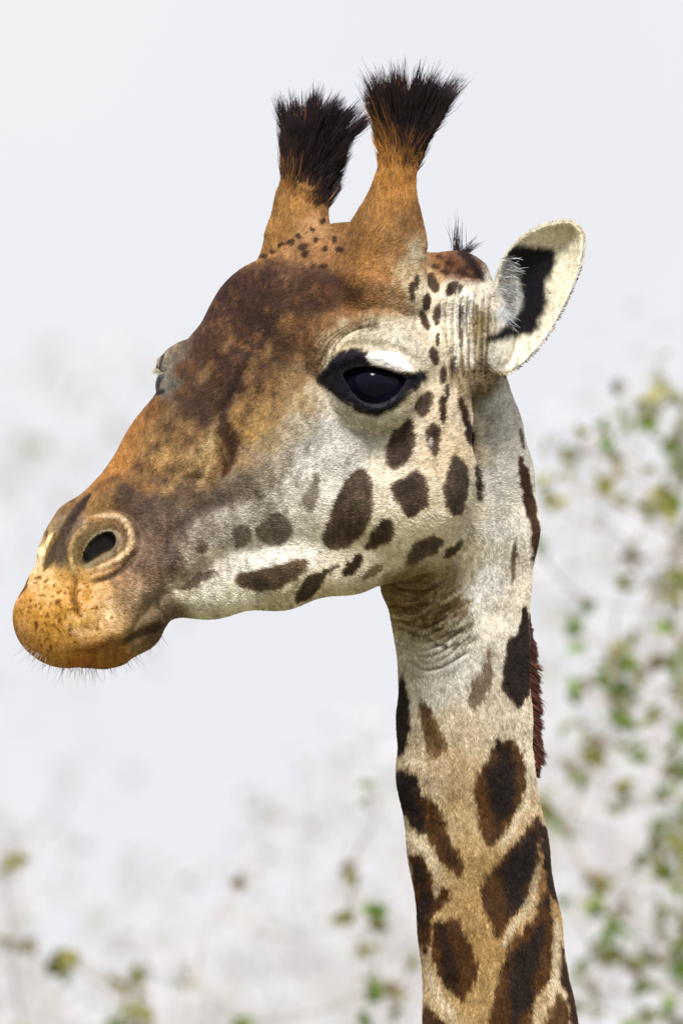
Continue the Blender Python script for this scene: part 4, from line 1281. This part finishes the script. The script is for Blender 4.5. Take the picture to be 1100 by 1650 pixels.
left_cl = [(100,1545,26,DARK,1.6),(120,1548,16,OLIVE,1.4),(225,1618,24,OLIVE,1.1),(190,1645,24,GREEN),(243,1615,14,OLIVE,1.2),(190,1588,12,DARK,.8),(215,1570,8,OLIVE),(45,1382,16,OLIVE,.6),(20,1530,26,BROWN,.7),(30,1515,14,DARK,.6),(0,1402,16,OLIVE,.6),(150,1700,30,GREEN),(300,1700,30,OLIVE),(40,1690,30,OLIVE)]
tree('olive_shrub', 'shrub with dark olive leaf sprigs below the giraffe chin', 'shrub', left_cl, 41.0, (150, 1900), .4, 12, 'blurred trees behind the giraffe')
mid_cl = [(605,1465,15,GREEN,1.2),(610,1485,12,DARK,1),(567,1418,9,OLIVE,.8),(556,1400,6,BROWN,.8),(578,1535,13,OLIVE,.8),(592,1598,16,GREEN,1),(608,1596,10,GREEN,1),(585,1645,18,GREEN),(637,1630,18,DARK,.7),(612,1285,20,PALE,.8),(390,1433,14,BROWN,.6),(312,1585,18,PALE,.7),(395,1648,12,GREEN,.8),(640,1600,12,BROWN,.7),(555,1480,8,OLIVE,.6),(560,1700,30,GREEN),(660,1560,14,OLIVE,.6)]
tree('green_sapling', 'thin sapling with a few bright green sprigs left of the neck', 'shrub', mid_cl, 40.0, (560, 1950), .4, 13, 'blurred trees behind the giraffe')

# far pale scrub: many thin twigs with small leaves whitened by painted haze, seen only as a mottled veil
def scrub(name, label, cat, x0, x1, ytop, dist, root_x, seed, nclump, kind_col, group):
    rr = random.Random(seed)
    cl = []
    tries = 0
    while len(cl) < nclump and tries < nclump * 20:
        tries += 1
        x = rr.uniform(x0, x1); y = rr.uniform(min(ytop(x) for x in (x0, x1, (x0 + x1) / 2)) - 30, 1720)
        t = y - ytop(x)
        if t < 0: continue
        if rr.random() > min(1, .25 + t / 500): continue
        cl.append((x, y, rr.uniform(24, 70), kind_col, rr.uniform(.15, .5)))
    return tree(name, label, cat, cl, dist, (root_x, 1850), 2.2, seed, group, m_pale, .5, .016)
HAZE_PALE = [(.62, .60, .66), (.70, .68, .74), (.56, .58, .54)]  # leaf colours whitened towards lilac: distance haze painted into the foliage
scrub('acacia', 'pale acacia with sparse haze-whitened foliage at the right edge', 'tree', 850, 1200, lambda x: 640 - (x - 850) * .3, 54.0, 1040, 21, 150, HAZE_PALE, 'blurred trees behind the giraffe')
scrub('acacia', 'pale washed out acacia low behind the giraffe neck and throat', 'tree', 380, 900, lambda x: 1280 - (x - 380) * .45, 56.0, 640, 22, 150, HAZE_PALE, 'blurred trees behind the giraffe')
scrub('acacia', 'pale washed out acacia in the lower left corner', 'tree', -120, 440, lambda x: 1330 + (x + 100) * .1, 54.0, 140, 23, 130, HAZE_PALE, 'blurred trees behind the giraffe')
tall_cl = [(40,715,22,PALE,.35),(60,720,12,OLIVE,.3),(160,640,22,HAZE_PALE,.3),(195,545,24,HAZE_PALE,.3),(215,560,18,HAZE_PALE,.3),(100,735,22,HAZE_PALE,.3),(135,620,16,HAZE_PALE,.3),(180,690,16,PALE,.3),(90,800,26,HAZE_PALE,.3),(10,830,26,HAZE_PALE,.3),(-30,760,30,HAZE_PALE,.4),(20,1160,26,HAZE_PALE,.35)]
for _ in range(34):
    tall_cl.append((er.uniform(-30, 330), er.uniform(560, 1250), er.uniform(18, 40), HAZE_PALE, er.uniform(.12, .3)))
tree('bare_tree', 'tall faint tree far behind the giraffe muzzle, nearly bare', 'tree', tall_cl, 72.0, (-60, 1500), 1.5, 24, 'blurred trees behind the giraffe', m_pale, .6, .02)
print('done')
